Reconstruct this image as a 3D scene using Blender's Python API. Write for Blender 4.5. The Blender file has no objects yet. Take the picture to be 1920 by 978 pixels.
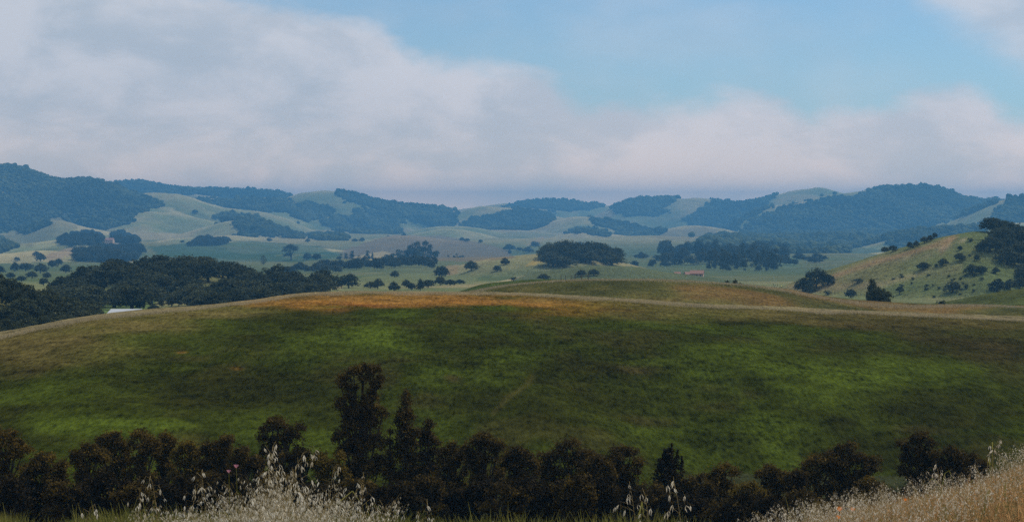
import bpy, math, random
import numpy as np
from mathutils import Vector

# ------------------------------------------------------------------ camera
F = 3583.0            # focal length in pixels of the 1920 px wide picture
U0, V0 = 960.0, 400.0 # principal column and horizon row
CZ = 60.0             # eye height above the valley floor
scene = bpy.context.scene
rng = np.random.default_rng(7)
random.seed(7)

cam_d = bpy.data.cameras.new('camera')
cam = bpy.data.objects.new('camera', cam_d)
scene.collection.objects.link(cam)
cam.location = (0, 0, CZ)
cam.rotation_euler = (math.radians(90), 0, 0)
cam_d.sensor_width = 36
cam_d.lens = 36 * F / 1920
cam_d.shift_y = -(489 - V0) / 1920
cam_d.clip_start = 0.2
cam_d.clip_end = 60000
scene.camera = cam

# ------------------------------------------------------------------ sky
SUN_EL, SUN_AZ = math.radians(52), math.radians(58)     # azimuth measured from +Y towards +X
SKY = 0.10
world = bpy.data.worlds.new('World')
scene.world = world
world.use_nodes = True
wt = world.node_tree
wt.nodes.clear()

def N(t, kind, **kw):
    n = t.nodes.new(kind)
    for k, v in kw.items():
        if k.startswith('i_'):
            key = k[2:]
            key = int(key) if key.isdigit() else key
            n.inputs[key].default_value = v
        else:
            setattr(n, k, v)
    return n

def math_node(t, op, a, b=None, clamp=False):
    n = t.nodes.new('ShaderNodeMath'); n.operation = op; n.use_clamp = clamp
    for i, v in enumerate((a, b)):
        if v is None: continue
        if hasattr(v, 'links'): t.links.new(v, n.inputs[i])
        else: n.inputs[i].default_value = v
    return n.outputs[0]

def smooth(t, v, a, b):
    n = t.nodes.new('ShaderNodeMapRange'); n.interpolation_type = 'SMOOTHSTEP'
    t.links.new(v, n.inputs['Value'])
    n.inputs['From Min'].default_value = a; n.inputs['From Max'].default_value = b
    return n.outputs[0]

def build_world():
    t = wt; L = t.links.new
    sky = N(t, 'ShaderNodeTexSky', sky_type='NISHITA', sun_disc=False, sun_elevation=SUN_EL, sun_rotation=SUN_AZ,
            altitude=100, air_density=1.0, dust_density=0.0, ozone_density=4.0)
    tc = N(t, 'ShaderNodeTexCoord')
    sep = N(t, 'ShaderNodeSeparateXYZ'); L(tc.outputs['Generated'], sep.inputs[0])
    az = math_node(t, 'ARCTAN2', sep.outputs[0], sep.outputs[1])            # radians, 0 = ahead, + = right
    el = math_node(t, 'ARCSINE', sep.outputs[2])
    # noise in direction space, flattened so that clouds lie in sheets
    mp = N(t, 'ShaderNodeMapping'); mp.inputs['Scale'].default_value = (1, 1, 1.9)
    L(tc.outputs['Generated'], mp.inputs[0])
    def noise(scale, detail, rough, dist=0.0):
        n = N(t, 'ShaderNodeTexNoise', i_Scale=scale, i_Detail=detail, i_Roughness=rough, i_Distortion=dist)
        L(mp.outputs[0], n.inputs['Vector'])
        return n.outputs['Fac']
    n1 = noise(9, 7, 0.55, 0.2); n2 = noise(32, 6, 0.6, 0.3); n3 = noise(3.0, 6, 0.55)
    # top edge of the cloud bank: elevation against azimuth
    edge = [(-2500, -700), (-700, -420), (-100, -260), (200, -110), (330, -50), (480, -2), (560, 14), (640, 36), (700, 48), (760, 80), (820, 104), (900, 104), (960, 118),
            (1030, 142), (1100, 182), (1200, 190), (1300, 172), (1400, 165), (1480, 190), (1540, 218), (1600, 205),
            (1690, 180), (1750, 156), (1800, 152), (1860, 170), (1920, 190), (2300, 120), (3200, 60), (4500, -100)]
    AZR, ELR = 1.1, 0.3
    fc = N(t, 'ShaderNodeFloatCurve')
    cv = fc.mapping.curves[0]
    pts = []
    for u, v in edge:
        a = math.atan((u - U0) / F)
        e = math.atan((V0 - v) / F * math.cos(a))
        pts.append(((a + AZR) / (2 * AZR), e / ELR))
    pts = [(0.0, pts[0][1])] + pts + [(1.0, pts[-1][1])]
    while len(cv.points) < len(pts): cv.points.new(0.5, 0.5)
    for p, q in zip(cv.points, pts):
        p.location = q; p.handle_type = 'AUTO'
    fc.mapping.use_clip = False
    fc.mapping.update()
    a01 = math_node(t, 'MULTIPLY_ADD', az, 1 / (2 * AZR)); t.nodes[-1].inputs[2].default_value = 0.5
    L(a01, fc.inputs['Value'])
    etop = math_node(t, 'MULTIPLY', fc.outputs[0], ELR)
    nn = math_node(t, 'ADD', math_node(t, 'MULTIPLY', math_node(t, 'SUBTRACT', n1, 0.5), 0.045),
                   math_node(t, 'MULTIPLY', math_node(t, 'SUBTRACT', n2, 0.5), 0.020))
    d = math_node(t, 'ADD', math_node(t, 'SUBTRACT', etop, el), nn)
    bank = smooth(t, d, -0.005, 0.014)
    # broken cloud higher up, its near edge entering the top right of the view
    a2 = math_node(t, 'MULTIPLY', math_node(t, 'SUBTRACT', az, 0.20), 0.75)
    up = math_node(t, 'SUBTRACT', math_node(t, 'ADD', el, a2), 0.106)
    d2 = math_node(t, 'ADD', up, nn)
    gate = smooth(t, az, 0.180, 0.218)
    hi = math_node(t, 'MULTIPLY', smooth(t, d2, -0.006, 0.03), gate)
    # all-over broken cover above the picture
    cover = math_node(t, 'MULTIPLY', smooth(t, n3, 0.42, 0.60), smooth(t, el, 0.16, 0.30))
    mask = math_node(t, 'MAXIMUM', math_node(t, 'MAXIMUM', bank, math_node(t, 'MULTIPLY', hi, 0.85)), math_node(t, 'MULTIPLY', cover, 0.9))
    # thin veil in the blue
    veil = math_node(t, 'MULTIPLY', smooth(t, n1, 0.40, 0.75), 0.30)
    mask = math_node(t, 'MAXIMUM', mask, veil)
    # cloud brightness: billows, brighter towards their sunlit tops
    shade = N(t, 'ShaderNodeTexNoise', i_Scale=15.0, i_Detail=9.0, i_Roughness=0.60, i_Distortion=0.25)
    mp2 = N(t, 'ShaderNodeMapping'); mp2.inputs['Scale'].default_value = (1, 1, 2.0)
    mp2.inputs['Location'].default_value = (3.1, 1.7, 0.4)
    L(tc.outputs['Generated'], mp2.inputs[0]); L(mp2.outputs[0], shade.inputs['Vector'])
    sh = smooth(t, shade.outputs['Fac'], 0.36, 0.64)
    rim = math_node(t, 'SUBTRACT', 1.0, smooth(t, d, 0.0, 0.05))
    sh = math_node(t, 'ADD', math_node(t, 'MULTIPLY', sh, 0.75), math_node(t, 'MULTIPLY', rim, 0.35), clamp=True)
    ramp = N(t, 'ShaderNodeMix', data_type='RGBA')
    L(sh, ramp.inputs['Factor'])
    k = 1.0 / SKY
    ramp.inputs[6].default_value = (0.475 * k, 0.54 * k, 0.625 * k, 1)
    ramp.inputs[7].default_value = (0.69 * k, 0.70 * k, 0.755 * k, 1)
    low = math_node(t, 'POWER', 2.718, math_node(t, 'MULTIPLY', math_node(t, 'MAXIMUM', el, 0.0), -1 / 0.018))
    lm = N(t, 'ShaderNodeMix', data_type='RGBA', clamp_result=False); L(low, lm.inputs['Factor'])
    lm.inputs[6].default_value = (1, 1, 1, 1); lm.inputs[7].default_value = (5.2, 3.1, 1.40, 1)
    glow = N(t, 'ShaderNodeVectorMath', operation='MULTIPLY'); L(ramp.outputs[2], glow.inputs[0]); L(lm.outputs[2], glow.inputs[1])
    mix = N(t, 'ShaderNodeMix', data_type='RGBA')
    tint = N(t, 'ShaderNodeMix', data_type='RGBA', blend_type='MULTIPLY'); tint.inputs['Factor'].default_value = 1
    L(sky.outputs[0], tint.inputs[6]); tint.inputs[7].default_value = (0.79, 0.90, 0.98, 1)
    L(mask, mix.inputs['Factor']); L(tint.outputs[2], mix.inputs[6]); L(glow.outputs[0], mix.inputs[7])
    bg = N(t, 'ShaderNodeBackground'); bg.inputs['Strength'].default_value = SKY
    L(mix.outputs[2], bg.inputs['Color'])
    out = N(t, 'ShaderNodeOutputWorld'); L(bg.outputs[0], out.inputs['Surface'])
build_world()

sun_d = bpy.data.lights.new('sun', 'SUN')
sun_d.energy = 3.4
sun_d.angle = math.radians(0.53)
sun_d.color = (1.0, 0.92, 0.78)
sun = bpy.data.objects.new('sun', sun_d)
scene.collection.objects.link(sun)
sv = Vector((math.sin(SUN_AZ) * math.cos(SUN_EL), math.cos(SUN_AZ) * math.cos(SUN_EL), math.sin(SUN_EL)))
sun.rotation_euler = sv.to_track_quat('Z', 'Y').to_euler()
sun.location = sv * 500

vs = scene.view_settings
scene.display_settings.display_device = 'sRGB'
vs.view_transform = 'Standard'; vs.look = 'None'; vs.gamma = 1.0; vs.exposure = 0.0
vs.use_curve_mapping = False
scene.render.engine = 'CYCLES'
scene.cycles.use_denoising = False      # the photograph has film grain
scene.cycles.max_bounces = 6
scene.cycles.volume_bounces = 0
scene.cycles.transparent_max_bounces = 8

# ------------------------------------------------------------------ helpers
C = scene.collection

def tag(o, label=None, cat=None, group=None, kind=None):
    if label: o['label'] = label
    if cat: o['category'] = cat
    if group: o['group'] = group
    if kind: o['kind'] = kind
    return o

def mesh_np(name, V, Fc, mats=(), smooth_f=False, attrs=None, matidx=None):
    """V (n,3); Fc (m,3) or (m,4)."""
    me = bpy.data.meshes.new(name)
    V = np.ascontiguousarray(V, dtype=np.float32); Fc = np.ascontiguousarray(Fc, dtype=np.int32)
    n, k = Fc.shape
    me.vertices.add(len(V)); me.vertices.foreach_set('co', V.ravel())
    me.loops.add(n * k); me.loops.foreach_set('vertex_index', Fc.ravel())
    me.polygons.add(n)
    me.polygons.foreach_set('loop_start', np.arange(0, n * k, k, dtype=np.int32))
    try: me.polygons.foreach_set('loop_total', np.full(n, k, dtype=np.int32))
    except Exception: pass
    for m in mats: me.materials.append(m)
    me.update(calc_edges=True)
    me.polygons.foreach_set('use_smooth', np.full(n, bool(smooth_f)))
    if matidx is not None: me.polygons.foreach_set('material_index', np.ascontiguousarray(matidx, dtype=np.int32))
    if attrs:
        for an, col in attrs.items():
            a = me.attributes.new(an, 'FLOAT_COLOR', 'POINT')
            c4 = np.ones((len(V), 4), np.float32); c4[:, :3] = col
            a.data.foreach_set('color', c4.ravel())
    me.validate(verbose=False)
    return me

def link(name, me, parent=None, loc=None):
    o = bpy.data.objects.new(name, me); C.objects.link(o)
    if parent is not None: o.parent = parent
    if loc is not None: o.location = loc
    return o

def empty(name, loc, rz=0.0, scale=(1, 1, 1)):
    o = bpy.data.objects.new(name, None); C.objects.link(o)
    o.empty_display_size = 0.5
    o.location = loc; o.rotation_euler = (0, 0, rz); o.scale = scale
    return o

class MB:
    """collects tubes and boxes into one quad/tri mesh"""
    def __init__(s): s.v = []; s.f = []; s.m = []
    def tube(s, pts, rad, sides=6, mat=0):
        pts = [Vector(p) for p in pts]; base = len(s.v)
        for i, p in enumerate(pts):
            d = (pts[min(i + 1, len(pts) - 1)] - pts[max(i - 1, 0)])
            if d.length < 1e-9: d = Vector((0, 0, 1))
            d.normalize()
            a = d.cross(Vector((0.31, 0.93, 0.17)));
            if a.length < 1e-3: a = d.cross(Vector((1, 0, 0)))
            a.normalize(); b = d.cross(a)
            for j in range(sides):
                th = 2 * math.pi * j / sides
                s.v.append(p + (a * math.cos(th) + b * math.sin(th)) * rad[i])
        for i in range(len(pts) - 1):
            for j in range(sides):
                q = base + i * sides
                s.f.append((q + j, q + (j + 1) % sides, q + sides + (j + 1) % sides, q + sides + j)); s.m.append(mat)
    def poly(s, vs_, mat=0):
        b = len(s.v); s.v += [Vector(x) for x in vs_]; s.f.append(tuple(range(b, b + len(vs_)))); s.m.append(mat)
    def box(s, x0, x1, y0, y1, z0, z1, mat=0):
        b = len(s.v)
        s.v += [Vector(p) for p in ((x0, y0, z0), (x1, y0, z0), (x1, y1, z0), (x0, y1, z0), (x0, y0, z1), (x1, y0, z1), (x1, y1, z1), (x0, y1, z1))]
        for q in ((0, 3, 2, 1), (4, 5, 6, 7), (0, 1, 5, 4), (1, 2, 6, 5), (2, 3, 7, 6), (3, 0, 4, 7)):
            s.f.append(tuple(b + i for i in q)); s.m.append(mat)
    def mesh(s, name, mats, smooth_f=True):
        me = bpy.data.meshes.new(name)
        me.from_pydata([tuple(v) for v in s.v], [], s.f)
        for m in mats: me.materials.append(m)
        me.polygons.foreach_set('material_index', s.m)
        me.polygons.foreach_set('use_smooth', [smooth_f] * len(s.f))
        me.update()
        return me

# value noise
def _hash(i, j, seed):
    n = (i.astype(np.int64) * 374761393 + j.astype(np.int64) * 668265263 + seed * 974634777) & 0x7fffffff
    n = ((n ^ (n >> 13)) * 1274126177) & 0x7fffffff
    n = (n ^ (n >> 16)) & 0xffff
    return n / 65535.0

def vnoise(x, y, seed=0):
    xi = np.floor(x); yi = np.floor(y); fx = x - xi; fy = y - yi
    fx = fx * fx * fx * (fx * (fx * 6 - 15) + 10); fy = fy * fy * fy * (fy * (fy * 6 - 15) + 10)
    xi = xi.astype(np.int64); yi = yi.astype(np.int64)
    a = _hash(xi, yi, seed); b = _hash(xi + 1, yi, seed); c = _hash(xi, yi + 1, seed); d = _hash(xi + 1, yi + 1, seed)
    return (a * (1 - fx) + b * fx) * (1 - fy) + (c * (1 - fx) + d * fx) * fy

def fbm(x, y, oct=4, seed=0, gain=0.5):
    s = 0; amp = 1; tot = 0
    for o in range(oct):
        s = s + amp * vnoise(x * 2 ** o + 17.3 * o, y * 2 ** o - 9.1 * o, seed + o); tot += amp; amp *= gain
    return s / tot

def sstep(a, b, x):
    t = np.clip((x - a) / (b - a), 0, 1); return t * t * (3 - 2 * t)

def curve(pts):
    """smooth interpolation through (u, a, b...) points; linear outside"""
    P = np.array(sorted(pts), float); X = P[:, 0]; Y = P[:, 1:]
    m = np.zeros_like(Y); h = np.diff(X)[:, None]; dl = np.diff(Y, axis=0) / h
    if len(X) > 2: m[1:-1] = (dl[:-1] * h[1:] + dl[1:] * h[:-1]) / (h[1:] + h[:-1])
    m[0] = dl[0]; m[-1] = dl[-1]
    def ev(u):
        u = np.asarray(u, float); i = np.clip(np.searchsorted(X, u) - 1, 0, len(X) - 2)
        hh = X[i + 1] - X[i]; t = (u - X[i]) / hh
        lo = t < 0; hi = t > 1; tc = np.clip(t, 0, 1)[..., None]; hh = hh[..., None]
        y = (2*tc**3 - 3*tc**2 + 1) * Y[i] + (tc**3 - 2*tc**2 + tc) * hh * m[i] + (-2*tc**3 + 3*tc**2) * Y[i+1] + (tc**3 - tc**2) * hh * m[i+1]
        y = y + np.where(lo[..., None], (t[..., None]) * hh * m[0], 0) + np.where(hi[..., None], (t[..., None] - 1) * hh * m[-1], 0)
        return y
    return ev

# ------------------------------------------------------------------ terrain: hills as ridge crests with slopes
def W(d):
    """sketch distances to metres: the far country is stretched so that it lies as deep in the haze as it looks"""
    d = np.asarray(d, float); r = d * (1 + 0.5 * sstep(600, 3000, d))
    return float(r) if r.ndim == 0 else r
_wt = np.linspace(1, 14000, 3000)
def RAT(y): return np.interp(y, W(_wt), W(_wt) / _wt)

# crest points: (column, row, distance); slopes front / back; crest rounding
def ridge(group, pts, D=None, sf=0.2, sb=0.25, r=40, k=None, gully=0.0, gl=120.0):
    if D is not None: pts = [(u, v, D) if len(p) == 2 else p for p in pts for (u, v) in [p[:2]]]
    if group == 'distant_hills': sf *= .74; gully = gully * 1.3 + 5
    q = W(pts[0][2]) / pts[0][2]; r, gully, gl = r * q, gully * q * 1.25, gl * q
    if k: k *= q
    pts = [(u, v, W(d)) for u, v, d in pts]
    ds = [p[2] for p in pts]
    return dict(group=group, dmin=min(ds), dmax=max(ds), ev=curve(pts), sf=sf, sb=sb, r=r, k=k, gully=gully, gl=gl)

LAYERS = [
 # middle green hill and the hills right behind it
 ridge('middle_hill', [(-900, 760, 250), (-300, 680, 268), (0, 632, 285), (100, 610, 292), (200, 594, 300), (300, 584, 308), (400, 576, 316), (480, 565, 324), (560, 554, 330), (650, 550, 334), (800, 550, 336),
   (960, 552, 336), (1100, 559, 336), (1200, 565, 335), (1300, 572, 335), (1440, 579, 335), (1600, 586, 335), (1750, 592, 335), (1920, 600, 335), (2400, 625, 330), (3000, 700, 320)], sf=0.118, sb=0.16, r=60, k=2.0),
 ridge('rear_hill', [(600, 600), (800, 565), (900, 546), (980, 533), (1040, 528), (1150, 523), (1250, 526), (1350, 533), (1440, 542), (1530, 555), (1600, 564), (1680, 571), (1760, 573), (1840, 574), (1920, 576), (2300, 585)], D=470, sf=0.10, sb=0.16, r=55, k=2.0),
 ridge('rear_hill', [(700, 600), (800, 562), (850, 549), (900, 535), (960, 528), (1050, 525), (1120, 530), (1200, 545), (1300, 580)], D=560, sf=0.09, sb=0.16, r=45, k=1.5),
 ridge('rear_hill', [(1640, 600), (1740, 574), (1800, 564), (1860, 552), (1920, 544), (2050, 530), (2300, 520)], D=560, sf=0.09, sb=0.16, r=45, k=1.5),
 # left oak hills
 ridge('left_oak_hill', [(-600, 470), (-200, 520), (0, 556), (60, 572), (110, 588), (160, 606), (210, 630), (260, 660)], D=600, sf=0.22, sb=0.25, r=30, k=2),
 ridge('wooded_hill', [(0, 600), (60, 572), (110, 552), (180, 526), (250, 514), (320, 514), (385, 509), (450, 524), (520, 536), (570, 534), (620, 548), (700, 566), (800, 580)], D=960, sf=0.17, sb=0.2, r=40, k=3),
 # right grassy hill with oaks
 ridge('oak_dotted_hill', [(1400, 556), (1470, 534), (1520, 515), (1560, 502), (1600, 490), (1650, 474), (1700, 460), (1740, 449), (1780, 441), (1840, 433), (1880, 438), (1920, 446), (2050, 455), (2300, 470)], D=1020, sf=0.26, sb=0.3, r=26, k=3, gully=3.2, gl=85),
 # centre hills
 ridge('centre_hill', [(860, 560), (930, 530), (970, 520), (1010, 511), (1060, 503), (1110, 499), (1180, 500), (1250, 510), (1320, 519), (1380, 530), (1440, 545)], D=1250, sf=0.12, sb=0.2, r=50, k=3),
 ridge('centre_hill', [(780, 525), (820, 510), (860, 498), (890, 489), (960, 480), (1020, 475), (1080, 474), (1130, 480), (1170, 492), (1220, 505), (1300, 525)], D=1550, sf=0.14, sb=0.2, r=50, k=3),
 # far left
 ridge('distant_hills', [(-500, 270, 4900), (-200, 296, 4900), (0, 315, 4850), (30, 317, 4850), (60, 326, 4850), (100, 337, 4850), (180, 343, 4850), (220, 355, 4800), (260, 371, 4750), (300, 388, 4700), (340, 403, 4600), (400, 432, 4500), (450, 465, 4400)], sf=0.30, sb=0.3, r=60, k=8, gully=22, gl=260),
 ridge('distant_hills', [(-300, 440), (-100, 445), (0, 437), (50, 428), (105, 413), (150, 424), (210, 436), (300, 452), (380, 475)], D=4000, sf=0.16, sb=0.25, r=60, k=6, gully=8, gl=200),
 ridge('distant_hills', [(-300, 462), (-60, 465), (0, 462), (80, 455), (140, 449), (200, 450), (260, 459), (330, 475)], D=3000, sf=0.13, sb=0.2, r=60, k=5, gully=6, gl=150),
 ridge('distant_hills', [(60, 400), (150, 354), (210, 345), (260, 342), (330, 353), (420, 357), (500, 360), (550, 369), (620, 388), (700, 410)], D=6500, sf=0.22, sb=0.3, r=80, k=8),
 ridge('distant_hills', [(200, 395), (300, 371), (380, 372), (450, 373), (520, 371), (560, 381), (600, 396), (660, 420)], D=5500, sf=0.2, sb=0.3, r=60, k=6),
 ridge('distant_hills', [(180, 380), (240, 366), (280, 362), (340, 367), (380, 380), (440, 392), (500, 399), (540, 410), (590, 430), (640, 450), (700, 475)], D=4850, sf=0.22, sb=0.35, r=40, k=5, gully=14, gl=220),
 ridge('distant_hills', [(180, 412), (240, 397), (300, 399), (350, 405), (400, 417), (440, 432), (480, 455)], D=4400, sf=0.2, sb=0.35, r=30, k=4, gully=10, gl=200),
 ridge('distant_hills', [(220, 475), (280, 452), (330, 441), (380, 427), (432, 414), (470, 412), (520, 424), (570, 444), (620, 458), (680, 475)], D=4000, sf=0.26, sb=0.35, r=24, k=4, gully=8, gl=160),
 ridge('distant_hills', [(180, 480), (230, 468), (300, 463), (350, 457), (420, 453), (480, 455), (540, 460), (620, 468), (700, 480)], D=3100, sf=0.09, sb=0.2, r=60, k=4),
 # rolling ground between the valley and the far ridges
 ridge('distant_hills', [(-300, 482), (-100, 480), (0, 476), (70, 468), (150, 473), (220, 484), (300, 502)], D=2400, sf=0.11, sb=0.14, r=50, k=4, gully=3, gl=110),
 ridge('distant_hills', [(400, 500), (460, 487), (520, 479), (590, 476), (660, 481), (740, 494), (820, 510)], D=2600, sf=0.10, sb=0.14, r=50, k=4, gully=3, gl=110),
 ridge('distant_hills', [(640, 512), (720, 498), (800, 490), (860, 487), (930, 492), (1000, 506), (1060, 520)], D=2150, sf=0.10, sb=0.14, r=50, k=4, gully=3, gl=110),
 ridge('distant_hills', [(960, 478), (1020, 466), (1070, 458), (1120, 456), (1180, 463), (1250, 474), (1330, 492)], D=3300, sf=0.12, sb=0.16, r=50, k=4, gully=4, gl=130),
 ridge('distant_hills', [(1120, 505), (1190, 490), (1250, 483), (1310, 482), (1380, 490), (1450, 506)], D=2700, sf=0.11, sb=0.14, r=50, k=4, gully=3, gl=110),
 ridge('distant_hills', [(1400, 512), (1470, 499), (1540, 490), (1620, 478), (1720, 468), (1900, 455), (2200, 440)], D=2600, sf=0.12, sb=0.16, r=50, k=4, gully=3, gl=110),
 ridge('distant_hills', [(230, 470), (300, 452), (360, 444), (420, 440), (480, 444), (540, 452), (620, 466)], D=3600, sf=0.14, sb=0.18, r=40, k=4, gully=6, gl=130),
 ridge('distant_hills', [(640, 466), (700, 452), (760, 436), (820, 425), (870, 424), (920, 432), (980, 446), (1040, 462)], D=4700, sf=0.16, sb=0.2, r=40, k=4, gully=8, gl=160),
 # far centre
 ridge('distant_hills', [(480, 390), (540, 372), (570, 365), (600, 362), (640, 362), (700, 374), (760, 383), (800, 389), (850, 396), (900, 405), (960, 425)], D=5800, sf=0.25, sb=0.3, r=60, k=6, gully=18, gl=260),
 ridge('distant_hills', [(600, 482), (640, 471), (680, 457), (720, 446), (755, 442), (800, 444), (860, 451), (920, 463), (980, 478), (1040, 495)], D=3400, sf=0.17, sb=0.3, r=40, k=4, gully=4, gl=150),
 ridge('distant_hills', [(700, 460), (760, 442), (800, 433), (840, 430), (880, 435), (930, 444), (980, 456), (1040, 475)], D=4200, sf=0.18, sb=0.3, r=40, k=4, gully=6, gl=160),
 ridge('distant_hills', [(860, 462), (900, 450), (930, 443), (960, 434), (1010, 424), (1040, 414), (1080, 407), (1120, 412), (1180, 426), (1240, 440), (1320, 462)], D=5000, sf=0.2, sb=0.3, r=40, k=5, gully=10, gl=200),
 ridge('distant_hills', [(940, 480), (1000, 458), (1050, 442), (1090, 434), (1140, 437), (1200, 445), (1260, 456), (1320, 471), (1380, 490)], D=4200, sf=0.15, sb=0.3, r=50, k=5, gully=5, gl=160),
 ridge('distant_hills', [(800, 420), (850, 400), (890, 388), (940, 388), (1000, 396), (1040, 404), (1080, 414), (1140, 435)], D=5700, sf=0.24, sb=0.3, r=50, k=6, gully=12, gl=240),
 ridge('distant_hills', [(820, 400), (880, 390), (930, 384), (960, 383), (1000, 379), (1050, 376), (1080, 380), (1130, 386), (1180, 388), (1250, 395)], D=7000, sf=0.2, sb=0.3, r=60, k=8, gully=10, gl=260),
 ridge('distant_hills', [(1090, 415), (1140, 394), (1170, 381), (1220, 371), (1270, 371), (1330, 373), (1360, 380), (1400, 384), (1460, 395)], D=6300, sf=0.24, sb=0.3, r=60, k=6, gully=16, gl=240),
 ridge('distant_hills', [(1160, 462), (1215, 440), (1250, 430), (1300, 424), (1340, 427), (1380, 434), (1430, 450), (1480, 470)], D=4600, sf=0.25, sb=0.3, r=30, k=3, gully=6, gl=90),
 # far right
 ridge('distant_hills', [(1330, 400), (1380, 384), (1450, 365), (1500, 356), (1540, 350), (1580, 361), (1620, 375), (1700, 400)], D=6100, sf=0.26, sb=0.3, r=40, k=5, gully=14, gl=200),
 ridge('distant_hills', [(1290, 480), (1350, 440), (1400, 407), (1440, 390), (1500, 377), (1560, 364), (1600, 358), (1650, 353), (1700, 353), (1750, 356), (1790, 367), (1830, 377), (1870, 378), (1920, 383), (2100, 380), (2400, 360)], D=5200, sf=0.30, sb=0.3, r=50, k=6, gully=24, gl=240),
 ridge('distant_hills', [(1640, 478), (1700, 450), (1750, 430), (1800, 410), (1850, 388), (1890, 374), (1920, 370), (2000, 360), (2300, 340)], D=4200, sf=0.30, sb=0.35, r=30, k=4, gully=10, gl=160),
 ridge('distant_hills', [(1420, 515), (1480, 497), (1530, 484), (1580, 469), (1640, 455), (1690, 442), (1740, 435), (1850, 425), (2100, 410)], D=3300, sf=0.15, sb=0.3, r=40, k=4, gully=5, gl=120),
]
GROUPS = ['foreground_slope', 'valley_floor'] + sorted(set(l['group'] for l in LAYERS))

FLOOR = curve([(W(y) if y else 0, CZ - (CZ - z) * (W(y) / y if y else 1)) for y, z in [(0, 58.3), (20, 56), (100, 40), (150, 33.2), (180, 32.5), (330, 28), (600, 24), (850, 20), (1200, 14), (1600, 8), (2100, 5), (3000, 4), (4000, 5), (6000, 12), (9000, 30), (14000, 60)]])
FEDGE = curve([(-900, 14), (-200, 12.0), (0, 10.6), (90, 9.7), (180, 9.0), (500, 8.6), (800, 8.6), (1100, 9.0), (1300, 9.3), (1450, 9.7), (1600, 10.3), (1750, 11.1), (1920, 12.3), (2300, 13.5), (3000, 18)])

def smax(a, b, k):
    h = np.clip(0.5 + 0.5 * (a - b) / k, 0, 1)
    return b * (1 - h) + a * h + k * h * (1 - h)

def terrain(x, y, want_dry_shade=False):
    """height and group index"""
    x = np.asarray(x, float); y = np.maximum(np.asarray(y, float), 0.5)
    u = np.clip(U0 + F * x / y, -3000, 5000)
    kn = fbm(x / 430, y / 560, 4, 5, .45) - 0.5; h = FLOOR(y)[..., 0] + kn * (4 * sstep(700, 1500, y) + 46 * sstep(1900, 3600, y))
    g = np.ones(h.shape, int)
    # the camera's own slope
    e = FEDGE(u)[..., 0]; t = y - e
    zf = 58.36 - 0.16 * (0.5 * (np.sqrt(t * t + 2.2 ** 2) + t)) - 0.03 * np.maximum(t, 0) + (fbm(x / 1.3, y / 1.3, 3, 3) - 0.5) * 0.16 * sstep(3, 7, y)
    zf = zf + (fbm(x / 14, y / 14, 2, 9) - 0.5) * 1.4 * sstep(25, 60, y)
    better = zf > h
    h = np.where(y < 60, zf, smax(zf, h, 2.0)); g = np.where(better | (y < 60), 0, g)
    shp = h.shape; xF, yF, uF, hF, gF = x.ravel(), y.ravel(), u.ravel(), h.ravel().copy(), g.ravel().copy()
    dry_shadeF = np.clip(kn.ravel() * 3.2 * sstep(1700, 3000, yF), -1, 1)
    for l in LAYERS:
        reach = 330.0 / min(l['sf'], l['sb']) + 2 * l['r'] if l['dmin'] > 900 else 45.0 / min(l['sf'], l['sb']) + 2 * l['r']
        idx = np.nonzero((yF > l['dmin'] - reach) & (yF < l['dmax'] + reach))[0]
        if not len(idx): continue
        x, y, u, h, g = xF[idx], yF[idx], uF[idx], hF[idx], gF[idx]
        c = l['ev'](u); D = np.clip(c[..., 1], l['dmin'], l['dmax']); zc = CZ - (c[..., 0] - V0) / F * D
        t = y - D; s = np.where(t < 0, l['sf'], l['sb']); r = l['r']
        z = zc - s * (np.sqrt(t * t + r * r) - r)
        if l['gully']:
            ramp = sstep(r * 0.5, r * 0.5 + l['gl'] * 1.6, np.abs(t))
            rx = x + 0.35 * t + 60 * (fbm(x / 400, y / 400, 2, 21) - 0.5)
            rd = np.abs(2 * fbm(rx / l['gl'], y / (l['gl'] * 3.2), 3, 31) - 1)
            z = z - l['gully'] * ramp * (1.0 - np.clip(rd * 2.2, 0, 1)) + (l['gully'] * 0.6 * (fbm(x / 170, y / 170, 4, 41) - 0.5) + ramp * l['gully'] * 1.1 * (fbm(x / 420, y / 420, 3, 43) - .5))
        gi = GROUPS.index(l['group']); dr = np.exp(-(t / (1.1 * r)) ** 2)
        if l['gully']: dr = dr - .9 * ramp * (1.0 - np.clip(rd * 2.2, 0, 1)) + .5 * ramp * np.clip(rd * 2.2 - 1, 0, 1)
        dry_shadeF[idx] = np.where(z > h, dr, dry_shadeF[idx])
        if l['group'] == 'middle_hill':
            # shallow folds running down the slope
            q = x + 0.25 * t
            z = z + ((fbm(q / 26 + 3.3, y / 85, 2, 51) - 0.5) * 5.0 * sstep(12, 110, -t) + (fbm(x / 6, y / 6, 3, 52) - 0.5) * 0.5)
        elif l['group'] == 'rear_hill':
            z = z + (fbm(x / 30, y / 45, 3, 61) - 0.5) * 1.6
        k = l['k'] or 3.0
        gF[idx] = np.where(z > h, gi, g); hF[idx] = smax(z, h, k)
    if want_dry_shade: return hF.reshape(shp), gF.reshape(shp), dry_shadeF.reshape(shp)
    return hF.reshape(shp), gF.reshape(shp)

def project(x, y, z):
    return U0 + F * x / y, V0 - F * (z - CZ) / y

def hit(px, py):
    """first terrain point on the ray through a picture position"""
    us, ys, M = GRID['us'], GRID['ys'], GRID['M']
    c = int(np.argmin(np.abs(us - px))); sl = -(py - V0) / F
    r = int(np.searchsorted(M[:, c], sl))
    if r >= len(ys): return None
    y = float(ys[r]); x = (px - U0) / F * y
    return x, y, float(terrain(np.array([x]), np.array([y]))[0][0])

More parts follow.
